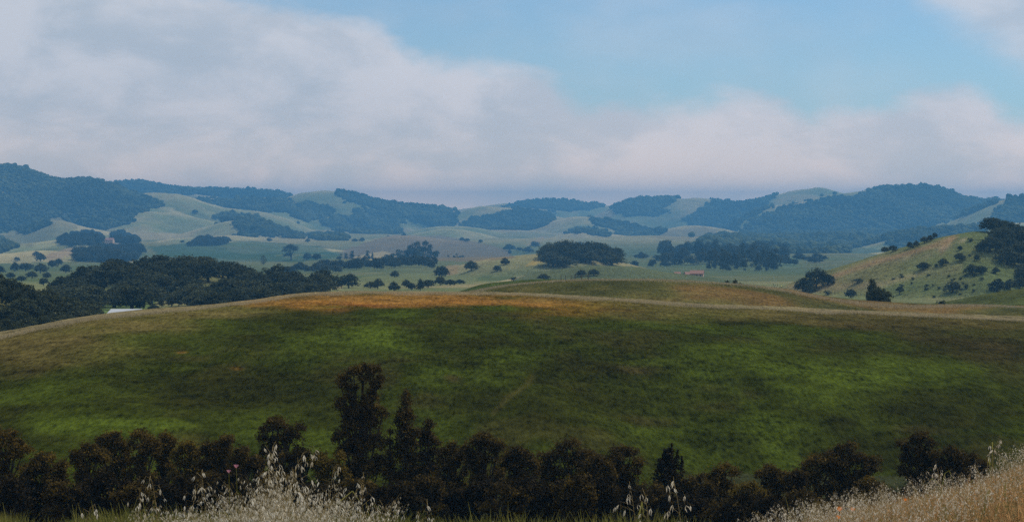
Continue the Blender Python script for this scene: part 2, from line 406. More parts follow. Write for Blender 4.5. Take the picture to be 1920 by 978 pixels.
def seen(x, y, z, tol):
    """True where nothing nearer than y*(1-tol) hides the point"""
    us, ys, M = GRID['us'], GRID['ys'], GRID['M']
    u = U0 + F * x / y
    c = np.clip(np.searchsorted(us, u), 0, len(us) - 1); r = np.clip(np.searchsorted(ys, y * (1 - tol)) - 1, 0, len(ys) - 1)
    return (z - CZ) / y >= M[r, c]

def hit_in(px, py, y0, y1):
    """terrain point in a distance range whose picture row is closest to py"""
    ys = np.linspace(y0, y1, 200); xs = (px - U0) / F * ys
    H, _ = terrain(xs, ys); _, pv = project(xs, ys, H)
    i = int(np.argmin(np.abs(pv - py)))
    return xs[i], ys[i], H[i]

# ------------------------------------------------------------------ ground colours (dry and green grass, partly with shade and highlights in the colour)
def poly_mask(u, v, P):
    inside = np.zeros(u.shape, bool); n = len(P); j = n - 1
    for i in range(n):
        xi, yi = P[i]; xj, yj = P[j]
        if yi != yj:
            c = ((yi > v) != (yj > v)) & (u < (xj - xi) * (v - yi) / (yj - yi) + xi)
            inside ^= c
        j = i
    return inside

def stroke(u, v, P, w):
    d = np.full(u.shape, 1e9)
    for (x0, y0), (x1, y1) in zip(P[:-1], P[1:]):
        dx, dy = x1 - x0, y1 - y0; t = np.clip(((u - x0) * dx + (v - y0) * dy) / (dx * dx + dy * dy), 0, 1)
        d = np.minimum(d, np.hypot(u - x0 - t * dx, (v - y0 - t * dy)))
    return np.exp(-(d / w) ** 2)

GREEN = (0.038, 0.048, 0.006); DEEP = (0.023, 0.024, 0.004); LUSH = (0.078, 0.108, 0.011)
RUST = (0.330, 0.150, 0.030); TAN = (0.140, 0.110, 0.034); BROWN = (0.062, 0.044, 0.016); STRAW = (0.33, 0.27, 0.15)
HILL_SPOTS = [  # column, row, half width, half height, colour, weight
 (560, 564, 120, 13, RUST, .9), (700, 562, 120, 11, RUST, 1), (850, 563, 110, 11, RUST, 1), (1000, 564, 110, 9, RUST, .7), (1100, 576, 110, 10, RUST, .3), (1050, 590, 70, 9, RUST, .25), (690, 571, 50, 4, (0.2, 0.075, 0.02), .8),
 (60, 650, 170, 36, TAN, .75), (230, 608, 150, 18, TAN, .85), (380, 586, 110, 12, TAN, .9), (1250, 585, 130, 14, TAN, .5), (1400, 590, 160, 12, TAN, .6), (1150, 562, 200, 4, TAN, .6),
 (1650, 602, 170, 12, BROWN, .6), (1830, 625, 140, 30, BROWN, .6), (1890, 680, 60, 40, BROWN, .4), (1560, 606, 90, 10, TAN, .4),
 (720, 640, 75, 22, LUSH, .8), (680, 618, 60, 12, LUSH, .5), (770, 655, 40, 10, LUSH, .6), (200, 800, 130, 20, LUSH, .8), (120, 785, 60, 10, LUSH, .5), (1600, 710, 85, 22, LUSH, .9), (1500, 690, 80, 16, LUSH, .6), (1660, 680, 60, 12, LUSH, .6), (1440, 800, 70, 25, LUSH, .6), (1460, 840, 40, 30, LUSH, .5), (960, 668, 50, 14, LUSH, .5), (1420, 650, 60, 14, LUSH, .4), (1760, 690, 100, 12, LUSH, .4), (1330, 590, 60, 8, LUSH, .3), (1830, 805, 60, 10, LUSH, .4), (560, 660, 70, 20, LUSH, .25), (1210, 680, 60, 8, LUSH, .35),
 (550, 600, 90, 22, DEEP, .7), (450, 735, 200, 55, DEEP, .8), (280, 725, 120, 36, DEEP, .6), (1080, 690, 130, 30, DEEP, .6), (1080, 760, 190, 40, DEEP, .8), (850, 640, 80, 18, DEEP, .7), (1750, 770, 170, 50, DEEP, .8), (1570, 650, 60, 16, DEEP, .6), (640, 780, 90, 30, DEEP, .4), (1300, 640, 90, 14, DEEP, .4), (890, 760, 60, 30, DEEP, .5),  # dark green growth, with part of the slope's shade painted in
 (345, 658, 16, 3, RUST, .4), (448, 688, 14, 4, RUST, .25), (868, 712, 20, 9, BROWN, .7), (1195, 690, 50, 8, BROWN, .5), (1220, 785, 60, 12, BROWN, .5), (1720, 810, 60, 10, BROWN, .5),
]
def blend(c, w, col):
    return c * (1 - w[:, None]) + np.array(col)[None] * w[:, None]

def ground_colour(x, y, z, g, dry=None):
    u, v = project(x, y, z)
    n = len(x)
    c = np.empty((n, 3)); nz = fbm(x / 40, y / 40, 4, 71); nb = fbm(x / 220, y / 220, 4, 72)
    far = np.array((0.195, 0.198, 0.080)); far2 = np.array((0.30, 0.245, 0.115)); far3 = np.array((0.135, 0.165, 0.062))
    c[:] = far
    c = blend(c, sstep(0.48, 0.68, nb) * 0.8, far2); c = blend(c, sstep(0.55, 0.35, nb) * 0.6, far3)
    c = blend(c, sstep(0.5, 0.8, nz) * 0.35, far2)
    if dry is not None:
        c = blend(c, np.clip(dry, 0, 1) * .75 * np.clip(.3 + nz * 1.2, 0, 1), (0.40, 0.33, 0.165)); c = blend(c, np.clip(-dry, 0, 1) * .8, (0.075, 0.105, 0.036))  # dry crests, green gullies; also paints highlights and shade to show the relief
    G = {n_: i for i, n_ in enumerate(GROUPS)}
    # --- middle hill
    m = g == G['middle_hill']
    if m.any():
        xm, ym, um, vm = x[m], y[m], u[m], v[m]
        du = (fbm(xm / 7, ym / 16, 4, 81) - .5) * 90; dv = (fbm(xm / 9, ym / 9, 4, 82) - .5) * 26
        cm = np.empty((m.sum(), 3)); cm[:] = GREEN
        f1 = fbm(xm / 22, ym / 22, 4, 83); f2 = fbm(xm / 3.2, ym / 5, 4, 84); f3 = fbm(xm / 9, ym / 14, 4, 85)
        cm = blend(cm, sstep(.5, .72, f1) * .7, DEEP); cm = blend(cm, sstep(.54, .78, f3) * .35, BROWN); cm = blend(cm, sstep(.47, .25, f3) * .4, LUSH)
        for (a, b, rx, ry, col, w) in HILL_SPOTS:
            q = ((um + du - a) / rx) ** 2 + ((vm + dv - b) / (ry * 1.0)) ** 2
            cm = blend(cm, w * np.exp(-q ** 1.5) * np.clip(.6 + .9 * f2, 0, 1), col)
        # thin tan tracks and seams in the folds
        for P, w, col in (([(925, 775), (950, 748), (985, 722), (1000, 705)], 5, TAN), ([(1290, 690), (1340, 710), (1390, 745), (1430, 790)], 6, LUSH), ([(790, 690), (850, 700), (930, 690)], 5, LUSH)):
            cm = blend(cm, .25 * stroke(um + du * .2, vm + dv * .3, P, w), col)
        # dry seeding grass along the crest line
        D = LAYERS[0]['ev'](um)[..., 1]; t = ym - D
        cr = sstep(-34, -8, t + (f3 - .5) * 26)
        cm = blend(cm, cr * .4, TAN); cm = blend(cm, sstep(-6, 1, t) * .5, STRAW)
        cm *= (0.72 + 0.56 * f2)[:, None]
        c[m] = cm
    m = g == G['rear_hill']
    if m.any():
        xm, ym, um, vm = x[m], y[m], u[m], v[m]
        cm = np.empty((m.sum(), 3)); cm[:] = (0.098, 0.092, 0.026)
        f1 = fbm(xm / 25, ym / 40, 4, 91); f2 = fbm(xm / 5, ym / 9, 3, 92)
        cm = blend(cm, sstep(.45, .68, f1) * .75, (0.19, 0.11, 0.038)); cm = blend(cm, sstep(.5, .3, f1) * .7, (0.05, 0.055, 0.016)); cm = blend(cm, sstep(.6, .8, f2) * .4, TAN)
        cm = blend(cm, .9 * (ym > 500) * (um < 1120), (0.050, 0.078, 0.018)); cm = blend(cm, .9 * (ym > 500) * (um > 1600), (0.075, 0.088, 0.024))
        cm *= (0.75 + 0.5 * f2)[:, None]
        c[m] = cm
    m = g == G['oak_dotted_hill']
    if m.any():
        um, vm = u[m], v[m]; nm = nz[m]
        cm = np.empty((m.sum(), 3)); cm[:] = (0.125, 0.130, 0.046)
        f1 = fbm(x[m] / 45, y[m] / 60, 4, 101)
        cm = blend(cm, sstep(.52, .74, f1) * .6, (0.175, 0.160, 0.058)); cm = blend(cm, sstep(.5, .3, f1) * .6, (0.080, 0.110, 0.034))
        for P, w, col in (([(1560, 522), (1600, 505), (1650, 488), (1700, 478), (1745, 462), (1790, 445)], 5, (0.30, 0.17, 0.09)), ([(1600, 520), (1650, 502), (1700, 486), (1740, 478), (1780, 462), (1810, 450)], 2.5, (0.33, 0.27, 0.16)),
                          ([(1640, 535), (1700, 520), (1760, 508), (1800, 500)], 5, (0.24, 0.19, 0.09)), ([(1780, 452), (1765, 470)], 5, (0.28, 0.17, 0.09)), ([(1480, 540), (1560, 540), (1640, 536)], 7, (0.24, 0.17, 0.09))):
            cm = blend(cm, .6 * stroke(um, vm + (nm - .5) * 10, P, w), col)
        c[m] = cm
    m = g == G['foreground_slope']
    if m.any():
        f1 = fbm(x[m] / 0.5, y[m] / 0.5, 4, 111); um = u[m]
        cm = np.empty((m.sum(), 3)); cm[:] = (0.27, 0.145, 0.055)
        cm = blend(cm, sstep(1350, 1000, um) * .8, (0.10, 0.105, 0.035)); cm = blend(cm, sstep(.45, .7, f1) * .6, (0.26, 0.17, 0.08))
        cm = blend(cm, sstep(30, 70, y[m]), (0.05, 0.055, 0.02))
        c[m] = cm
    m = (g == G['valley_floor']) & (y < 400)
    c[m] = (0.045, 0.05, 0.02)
    c[g == G['distant_hills']] *= 1.3; c[g == G['oak_dotted_hill']] *= 1.28
    m = (g == G['wooded_hill']) | (g == G['left_oak_hill'])
    c[m] = c[m] * .4 + np.array((0.085, 0.115, 0.036)) * .6
    m = (g == G['valley_floor']) & (y > 1500)
    wv = .75 * m * sstep(W(3700), W(2700), y) * np.clip(.35 + 1.3 * nz, 0, 1)
    c = blend(c, wv, (0.080, 0.112, 0.040))
    # field, brown hill, dry strips
    for P, col, w in (([(280, 462), (350, 455), (480, 452), (600, 462), (640, 480), (560, 492), (300, 480)], (0.040, 0.085, 0.032), .75),
                      ([(640, 470), (690, 452), (740, 440), (830, 442), (900, 455), (960, 470), (960, 482), (880, 490), (640, 485)], (0.190, 0.135, 0.080), .7),
                      ([(640, 527), (690, 518), (760, 512), (840, 511), (900, 516), (890, 532), (760, 538), (640, 541)], (0.165, 0.180, 0.072), .85),
                      ([(660, 482), (720, 470), (745, 480), (700, 488)], (0.40, 0.31, 0.13), .8),
                      ([(175, 560), (200, 545), (300, 560), (260, 590), (180, 592)], (0.10, 0.16, 0.045), .8),
                      ([(80, 480), (110, 470), (140, 462), (140, 478), (90, 490)], (0.30, 0.22, 0.13), .8),
                      ([(0, 440), (60, 425), (105, 405), (150, 425), (60, 460), (0, 465)], (0.21, 0.19, 0.085), .7),
                      ([(980, 500), (1010, 480), (1045, 472), (1020, 492)], (0.40, 0.29, 0.08), .75),
                      ([(985, 462), (1000, 450), (1030, 440), (1010, 455)], (0.32, 0.24, 0.14), .7),
                      ([(830, 500), (860, 495), (860, 510), (840, 515)], (0.33, 0.22, 0.10), .6),
                      ([(1220, 445), (1260, 430), (1320, 424), (1350, 432), (1320, 445), (1290, 452)], (0.24, 0.20, 0.095), .7),
                      ([(1440, 485), (1500, 480), (1500, 500), (1440, 500)], (0.11, 0.17, 0.09), .6),
                      ([(930, 540), (970, 519), (1010, 509), (1060, 501), (1110, 497), (1180, 498), (1250, 509), (1320, 517), (1400, 532), (1400, 545), (930, 545)], (0.075, 0.105, 0.042), .85)):
        dn = (fbm(x / 50, y / 50, 3, 121) - .5) * 10
        pm = poly_mask(u + dn, v + dn * .4, P) & (y > 640)
        c = blend(c, pm * w, col)
    return np.clip(c, 0.005, 0.6)

# ------------------------------------------------------------------ materials
def new_mat(name):
    m = bpy.data.materials.new(name); m.use_nodes = True
    t = m.node_tree; t.nodes.clear()
    out = N(t, 'ShaderNodeOutputMaterial')
    return m, t, out

def ground_material():
    m, t, out = new_mat('grassland'); L = t.links.new
    at = N(t, 'ShaderNodeAttribute', attribute_name='col')
    geo = N(t, 'ShaderNodeNewGeometry')
    def noise(scale, detail, rough=.6):
        n = N(t, 'ShaderNodeTexNoise', i_Scale=scale, i_Detail=detail, i_Roughness=rough)
        L(geo.outputs['Position'], n.inputs['Vector']); return n.outputs['Fac']
    mpg = N(t, 'ShaderNodeMapping'); mpg.inputs['Scale'].default_value = (1.7, .5, 1); L(geo.outputs['Position'], mpg.inputs[0])
    an = N(t, 'ShaderNodeTexNoise', i_Scale=1.0, i_Detail=6.0, i_Roughness=.72); L(mpg.outputs[0], an.inputs['Vector']); a = an.outputs['Fac']; b = noise(0.30, 6, .65); cc = noise(0.03, 5)
    f = math_node(t, 'ADD', math_node(t, 'MULTIPLY', a, 1.5), math_node(t, 'ADD', math_node(t, 'MULTIPLY', b, .8), math_node(t, 'MULTIPLY', cc, .4)))
    fac = N(t, 'ShaderNodeMapRange'); L(f, fac.inputs['Value'])
    for k_, v_ in (('From Min', 1.03), ('From Max', 1.67), ('To Min', .25), ('To Max', 1.75)): fac.inputs[k_].default_value = v_
    mul = N(t, 'ShaderNodeMix', data_type='RGBA', blend_type='MULTIPLY'); mul.inputs['Factor'].default_value = 1
    L(at.outputs['Color'], mul.inputs[6])
    cmb = N(t, 'ShaderNodeCombineColor'); [L(fac.outputs[0], cmb.inputs[i]) for i in range(3)]
    L(cmb.outputs[0], mul.inputs[7])
    bump = N(t, 'ShaderNodeBump', i_Strength=.9, i_Distance=.35); L(a, bump.inputs['Height'])
    bs = N(t, 'ShaderNodeBsdfDiffuse'); bs.inputs['Roughness'].default_value = 0.6
    L(mul.outputs[2], bs.inputs['Color']); L(bump.outputs[0], bs.inputs['Normal'])
    L(bs.outputs[0], out.inputs['Surface'])
    return m

def leaf_material(name, dark, light, trans=0.3, attr=None, rand_obj=0.5, patch=0.0, clump=0.0):
    m, t, out = new_mat(name); L = t.links.new
    geo = N(t, 'ShaderNodeNewGeometry'); oi = N(t, 'ShaderNodeObjectInfo')
    r = math_node(t, 'ADD', math_node(t, 'MULTIPLY', geo.outputs['Random Per Island'], 1 - rand_obj), math_node(t, 'MULTIPLY', oi.outputs['Random'], rand_obj))
    if clump:      # young and old growth in clumps
        cn = N(t, 'ShaderNodeTexNoise', i_Scale=clump, i_Detail=3.0, i_Roughness=.6); L(geo.outputs['Position'], cn.inputs['Vector'])
        r = math_node(t, 'ADD', math_node(t, 'MULTIPLY', r, .30), math_node(t, 'MULTIPLY', smooth(t, cn.outputs['Fac'], .38, .68), .70))
    if patch:      # stands of different species
        pn = N(t, 'ShaderNodeTexNoise', i_Scale=patch, i_Detail=4.0, i_Roughness=.6); L(oi.outputs['Location'], pn.inputs['Vector'])
        r = math_node(t, 'ADD', math_node(t, 'MULTIPLY', r, .42), math_node(t, 'MULTIPLY', smooth(t, pn.outputs['Fac'], .36, .66), .58))
    mix = N(t, 'ShaderNodeMix', data_type='RGBA'); L(r, mix.inputs['Factor'])
    mix.inputs[6].default_value = (*dark, 1); mix.inputs[7].default_value = (*light, 1)
    col = mix.outputs[2]
    if attr:
        at = N(t, 'ShaderNodeAttribute', attribute_name=attr)
        mm = N(t, 'ShaderNodeMix', data_type='RGBA', blend_type='MULTIPLY'); mm.inputs['Factor'].default_value = 1
        L(col, mm.inputs[6]); L(at.outputs['Color'], mm.inputs[7]); col = mm.outputs[2]
    d = N(t, 'ShaderNodeBsdfDiffuse'); L(col, d.inputs['Color'])
    tr = N(t, 'ShaderNodeBsdfTranslucent'); L(col, tr.inputs['Color'])
    ms = N(t, 'ShaderNodeMixShader'); ms.inputs[0].default_value = trans
    L(d.outputs[0], ms.inputs[1]); L(tr.outputs[0], ms.inputs[2]); L(ms.outputs[0], out.inputs['Surface'])
    return m

def plain(name, col, rough=.8, var=.25, scale=3.0, spec=.2):
    m, t, out = new_mat(name); L = t.links.new
    geo = N(t, 'ShaderNodeNewGeometry')
    n = N(t, 'ShaderNodeTexNoise', i_Scale=scale, i_Detail=5.0, i_Roughness=.6); L(geo.outputs['Position'], n.inputs['Vector'])
    mix = N(t, 'ShaderNodeMix', data_type='RGBA'); L(n.outputs['Fac'], mix.inputs['Factor'])
    mix.inputs[6].default_value = (*[c * (1 - var) for c in col], 1); mix.inputs[7].default_value = (*[min(1, c * (1 + var)) for c in col], 1)
    bs = N(t, 'ShaderNodeBsdfPrincipled'); bs.inputs['Roughness'].default_value = rough; bs.inputs['Specular IOR Level'].default_value = spec
    L(mix.outputs[2], bs.inputs['Base Color']); L(bs.outputs[0], out.inputs['Surface'])
    return m

M_ground = ground_material()
M_gum = leaf_material('gum_leaves', (0.046, 0.035, 0.013), (0.185, 0.125, 0.024), .28, rand_obj=.25, clump=1.1)
M_gum_dark = leaf_material('dark_gum_leaves', (0.034, 0.026, 0.013), (0.135, 0.094, 0.022), .25, rand_obj=.25, clump=1.1)
M_gum_yellow = leaf_material('yellow_green_leaves', (0.080, 0.062, 0.014), (0.190, 0.135, 0.024), .4, rand_obj=.25)
M_needle = leaf_material('conifer_needles', (0.022, 0.019, 0.011), (0.046, 0.034, 0.015), .15, rand_obj=.2)
M_oak = leaf_material('oak_leaves', (0.028, 0.036, 0.017), (0.095, 0.105, 0.052), .25, rand_obj=.55)
M_oak_far = leaf_material('distant_foliage', (0.020, 0.032, 0.013), (0.110, 0.130, 0.052), .15, rand_obj=.85, patch=1 / 230)
M_bark = plain('grey_brown_bark', (0.050, 0.038, 0.028), .95, spec=.05)
M_bark_pale = plain('pale_gum_bark', (0.20, 0.165, 0.13), .9)
M_hillgrass = leaf_material('hill_grass', (0.95, 0.95, 0.95), (1.35, 1.30, 1.2), .45, attr='col', rand_obj=0)
M_glume = leaf_material('oat_husks', (0.27, 0.21, 0.10), (0.95, 0.90, 0.76), .45, rand_obj=.5)
M_straw = leaf_material('straw_stems', (0.20, 0.155, 0.06), (0.42, 0.33, 0.17), .35, rand_obj=.5)
M_rustgrass = leaf_material('russet_grass', (0.38, 0.175, 0.058), (0.84, 0.57, 0.28), .4, rand_obj=.6)
M_blade = leaf_material('green_blades', (0.080, 0.095, 0.022), (0.27, 0.25, 0.075), .4, rand_obj=.5)

# ------------------------------------------------------------------ terrain mesh
def build_terrain():
    us = np.concatenate([np.arange(-900, -40, 45), np.arange(-40, 1960, 7.0), np.arange(1960, 2860, 45)])
    ys = np.concatenate([np.arange(1.0, 6, .5), np.arange(6, 22, .16), np.arange(22, 60, 2), np.arange(60, 150, 3), np.arange(150, 352, .9), np.arange(352, 620, 4),
                         W(np.concatenate([np.arange(620, 1700, 8), np.arange(1700, 3600, 20), np.arange(3600, 7300, 22), np.arange(7300, 12001, 400)]))])
    Y, U = np.meshgrid(ys, us, indexing='ij')
    X = (U - U0) / F * Y
    H, G, DRY_SHADE = terrain(X, Y, True)
    nr, nc = X.shape
    GRID['us'], GRID['ys'], GRID['S'] = us, ys, (H - CZ) / Y
    GRID['M'] = np.maximum.accumulate(GRID['S'], axis=0)
    x, y, z, g = X.ravel(), Y.ravel(), H.ravel(), G.ravel()
    col = ground_colour(x, y, z, g, DRY_SHADE.ravel())
    i = np.arange(nr - 1)[:, None] * nc + np.arange(nc - 1)[None]
    Q = np.stack([i, i + 1, i + nc + 1, i + nc], -1).reshape(-1, 4)
    fg = g[Q[:, 0]]
    V = np.stack([x, y, z], -1)
    # vertex normals of the whole sheet, so that the hills join without seams
    for gi, name in enumerate(GROUPS):
        q = Q[fg == gi]
        if not len(q): continue
        used, inv = np.unique(q.ravel(), return_inverse=True)
        me = mesh_np(name, V[used], inv.reshape(-1, 4), [M_ground], True, {'col': col[used]})
        o = link(name, me); tag(o, kind='structure')
    # open country all round, below the lowest land
    a = np.linspace(0, 2 * np.pi, 65)[:-1]
    V2 = np.vstack([[(0, 0, -60)], np.stack([45000 * np.cos(a), 45000 * np.sin(a), np.full(64, -60.0)], -1)])
    F2 = np.array([(0, i + 1, (i + 1) % 64 + 1) for i in range(64)])
    me = mesh_np('ground', V2, F2, [M_ground], False, {'col': np.tile((0.10, 0.11, 0.045), (65, 1))})
    tag(link('ground', me), kind='structure')
GRID = {}
build_terrain()

# ------------------------------------------------------------------ tree builders
def leaf_tris(P, size, rs, up=0.35, droop=0.0, aspect=.6):
    """one small triangle pair (a bent leaf) per point -> verts, tris"""
    n = len(P)
    d = rs.normal(size=(n, 3)); d[:, 2] -= droop; d /= np.linalg.norm(d, axis=1)[:, None]
    nrm = rs.normal(size=(n, 3)); nrm[:, 2] += up; b = np.cross(d, nrm); b /= np.maximum(np.linalg.norm(b, axis=1), 1e-6)[:, None]
    s = (size * rs.uniform(.6, 1.4, n))[:, None]
    v0 = P - d * s * .5; v1 = P + b * s * aspect * .5; v2 = P + d * s * .5; v3 = P - b * s * aspect * .5
    V = np.stack([v0, v1, v2, v3], 1).reshape(-1, 3)
    Fq = np.arange(4 * n).reshape(n, 4)
    return V, Fq

def clumps(lobes, per_lobe, per_clump, cr, rs, shell=.72):
    """points of leaf clumps around lobe ellipsoids (c, r)"""
    out = []
    for (c, r), k in zip(lobes, per_lobe):
        d = rs.normal(size=(k, 3)); d /= np.linalg.norm(d, axis=1)[:, None]
        d[:, 2] = np.where(d[:, 2] < -.45, -d[:, 2] * .6, d[:, 2])
        rad = rs.uniform(shell, 1.0, k) ** .8
        cc = np.array(c) + d * rad[:, None] * np.array(r)
        pts = cc[:, None, :] + rs.normal(size=(k, per_clump, 3)) * cr * rs.uniform(.5, 1.3, (k, 1, 1))
        out.append(pts.reshape(-1, 3))
    return np.vstack(out)

def unit_oak(seed, kind='oak'):
    """crown and trunk meshes in a unit box (1 wide, 1 tall)"""
    rs = np.random.default_rng(seed)
    mb = MB(); lobes = []
    if kind == 'oak':
        n = 11
        for i in range(n):
            a = i * 2.4 + rs.uniform(-.4, .4); q = math.sqrt((i + .5) / n) * .33
            z = .74 - 1.15 * q + rs.uniform(-.08, .08)
            lobes.append(((q * math.cos(a), q * math.sin(a), z), (rs.uniform(.13, .20), rs.uniform(.13, .20), rs.uniform(.13, .22))))
        for i in range(6):
            a = i * 1.05 + rs.uniform(-.4, .4); q = rs.uniform(.2, .34); lobes.append(((q * math.cos(a), q * math.sin(a), rs.uniform(.17, .32)), (rs.uniform(.12, .18), rs.uniform(.12, .18), rs.uniform(.12, .18))))
        lobes.append(((0, 0, .45), (.34, .34, .36)))
        per = 22; pc = 7; size = .055
    elif kind == 'gum':
        for i in range(12):
            z = rs.uniform(.12, .9); q = (1 - abs(z - .5)) * .3 * rs.uniform(.3, 1); a = rs.uniform(0, 6.28)
            lobes.append(((q * math.cos(a), q * math.sin(a), z), (rs.uniform(.12, .22), rs.uniform(.12, .22), rs.uniform(.08, .13))))
        lobes.append(((0, 0, .45), (.24, .24, .4)))
        per = 30; pc = 7; size = .045
    elif kind == 'poplar':
        for i in range(9):
            z = .14 + i * .095; w = .34 * math.sin(math.pi * min(1, (1.08 - z) / 1.15)) + .08
            lobes.append(((rs.uniform(-.05, .05), rs.uniform(-.05, .05), z), (w, w, .09)))
        per = 22; pc = 6; size = .05
    else:  # shrub
        for i in range(8):
            a = rs.uniform(0, 6.28); q = rs.uniform(0, .3)
            lobes.append(((q * math.cos(a), q * math.sin(a), rs.uniform(.25, .6)), (.2, .2, rs.uniform(.22, .38))))
        per = 20; pc = 7; size = .07
    P = clumps(lobes, [per] * len(lobes), pc, .030, rs)
    P[:, 2] = np.clip(P[:, 2], .05, 1.02)
    V, Fq = leaf_tris(P, size, rs, up=.5, aspect=.8)
    crown = mesh_np('crown', V, Fq, [M_oak])
    top = .5
    mb.tube([(0, 0, -.12), (.01, 0, .1), (.02, -.01, .3), (0, .01, top)], [.045, .036, .03, .012], 6)
    for i in range(5):
        l = lobes[i % len(lobes)][0]
        s = (.01, 0, rs.uniform(.16, .34))
        mb.tube([s, (l[0] * .5, l[1] * .5, (s[2] + l[2]) * .5 - .02), (l[0] * .95, l[1] * .95, l[2])], [.022, .016, .006], 5)
    trunk = mb.mesh('trunk', [M_bark])
    return crown, trunk

OAKS = [unit_oak(100 + i) for i in range(9)]
GUMS = [unit_oak(200 + i, 'gum') for i in range(5)]
POPS = [unit_oak(300 + i, 'poplar') for i in range(3)]
SHRUBS = [unit_oak(400 + i, 'shrub') for i in range(5)]
KINDS = {'oak': OAKS, 'gum': GUMS, 'poplar': POPS, 'shrub': SHRUBS}
NAMES = {'oak': ('oak_tree', 'tree'), 'gum': ('eucalyptus_tree', 'tree'), 'poplar': ('columnar_tree', 'tree'), 'shrub': ('shrub', 'shrub')}
tree_count = [0]

def plant(kind, x, y, z, w, h, label, group=None, name=None, metric=True):
    nm, cat = NAMES[kind]
    if metric: q = float(RAT(y)); w, h = w * q, h * q
    crown, trunk = KINDS[kind][random.randrange(len(KINDS[kind]))]
    e = empty(name or nm, (x, y, z - .02 * h), random.uniform(0, 6.28), (w * 1.08, w * 1.08, h * 1.04))
    tag(e, label, cat, group)
    link('trunk', trunk, e); link('crown', crown, e)
    tree_count[0] += 1
    return e

def plant_top(kind, px, top, wpx, label, D, group=None):
    x, y = (px - U0) / F * D, D; z = float(terrain(np.array([x]), np.array([float(y)]))[0][0])
    return plant(kind, x, y, z, wpx / F * y, CZ - (top - V0) / F * y - z, label, group, metric=False)

def plant_px(kind, px, base, hpx, wpx, label, group=None, D=None, rng_=None):
    if rng_: x, y, z = hit_in(px, base, W(rng_[0]), W(rng_[1]))
    elif D: D = W(D); x, y = (px - U0) / F * D, D; z = float(terrain(np.array([x]), np.array([y]))[0][0])
    else:
        q = hit(px, base)
        if q is None: return None
        x, y, z = q
    return plant(kind, x, y, z, wpx / F * y, hpx / F * y, label, group, metric=False)

# ------------------------------------------------------------------ the row of eucalyptus below the middle hill
def skin_tree(name, label, D, cx, base, lobes_px, mat, nleaf=9000, size=.20, cat='tree', group=None, bark=M_bark, lean=0.0, seed=1, droop=.5, up=.4, clump=.17, pts=None):
    """lobes in picture columns/rows at distance D; real depth from the lobe widths"""
    rs = np.random.default_rng(seed)
    s = D / F
    x0 = (cx - U0) * s
    z0 = float(terrain(np.array([x0]), np.array([D]))[0][0])
    e = empty(name, (x0, D, z0)); tag(e, label, cat, group)
    L_ = []; wts = []
    for (lx, ly, rx, ry) in lobes_px:
        c = ((lx - cx) * s, rs.uniform(-.5, .5) * rx * s, CZ - (ly - V0) * s - z0)
        r = (rx * s, rx * s * rs.uniform(.8, 1.1), ry * s)
        L_.append((c, r)); wts.append((rx * ry) ** .8)
    wts = np.array(wts) / sum(wts)
    pc = 26
    per = np.maximum(3, (wts * nleaf / pc).astype(int))
    P = clumps(L_, per, pc, clump, rs, .45) if pts is None else pts
    P = P[P[:, 2] > .3]
    V, Fq = leaf_tris(P, size, rs, up=up, droop=droop, aspect=.55)
    link('crown', mesh_np('crown', V, Fq, [mat]), e)
    mb = MB()
    top = max(L_, key=lambda l: l[0][2])
    H = top[0][2]; tx = top[0][0]
    r0 = .011 * H + .07
    path = [(0, 0, -1.0)] + [(tx * (k / 6) ** 1.3 + rs.uniform(-.12, .12), top[0][1] * (k / 6), H * k / 6) for k in range(1, 7)]
    mb.tube(path, [r0 * 1.2] + [r0 * (1 - .13 * k) for k in range(1, 7)], 8)
    for (c, r) in L_:
        k = int(np.clip(6 * (c[2] / H) - 1.6, 1, 5)); p = Vector(path[k]); q = Vector(c)
        m_ = p.lerp(q, .5) + Vector((0, 0, -.06 * (q - p).length))
        mb.tube([p, m_, q, q + Vector((rs.uniform(-.5, .5) * r[0], rs.uniform(-.5, .5) * r[1], .7 * r[2]))], [r0 * .45, r0 * .34, r0 * .2, r0 * .06], 6)
    link('trunk', mb.mesh('trunk', [bark]), e)
    return e

def auto_lobes(x0, x1, top, bottom, rs, n=9, bushy=1.0):
    """an uneven crown: a ragged dome of rounded heads over lower side heads"""
    w = (x1 - x0) / 2; cx = (x0 + x1) / 2; ht = bottom - top; out = []
    dh = min(1.15 * w, .55 * ht)
    nh = max(3, int(round(w / 7.5)))
    peak = rs.uniform(-.35, .35)
    for i in range(nh):
        th = -1 + 2 * (i + .5) / nh; r = float(np.clip(w * rs.uniform(.26, .42), 6, 17)) * bushy
        y = top + dh * (1 - math.sqrt(max(.02, 1 - min(1, abs(th - peak * .6)) ** 2 * .92))) + (rs.uniform(0, .22) * dh if abs(th - peak) > .3 else 0)
        out.append((cx + th * w * .82, y + r * .75, r, r * rs.uniform(.6, .85)))
    k = int(ht / 11)
    for i in range(k):
        f = (i + .5) / k; yy = top + dh * .45 + f * (ht - dh * .45); r = float(np.clip(w * rs.uniform(.24, .4), 6, 17)) * bushy
        wf = 1.0 if f < .3 else max(.45, 1.0 - .75 * (f - .3))
        for sd in (-1, 1):
            if rs.random() < .75: out.append((cx + sd * w * wf * rs.uniform(.35, 1.0), yy + rs.uniform(-6, 6), r * rs.uniform(.7, 1.1), r * rs.uniform(.5, .8)))
        out.append((cx + rs.uniform(-.4, .4) * w, yy, w * .42 * wf, 10))
    return out

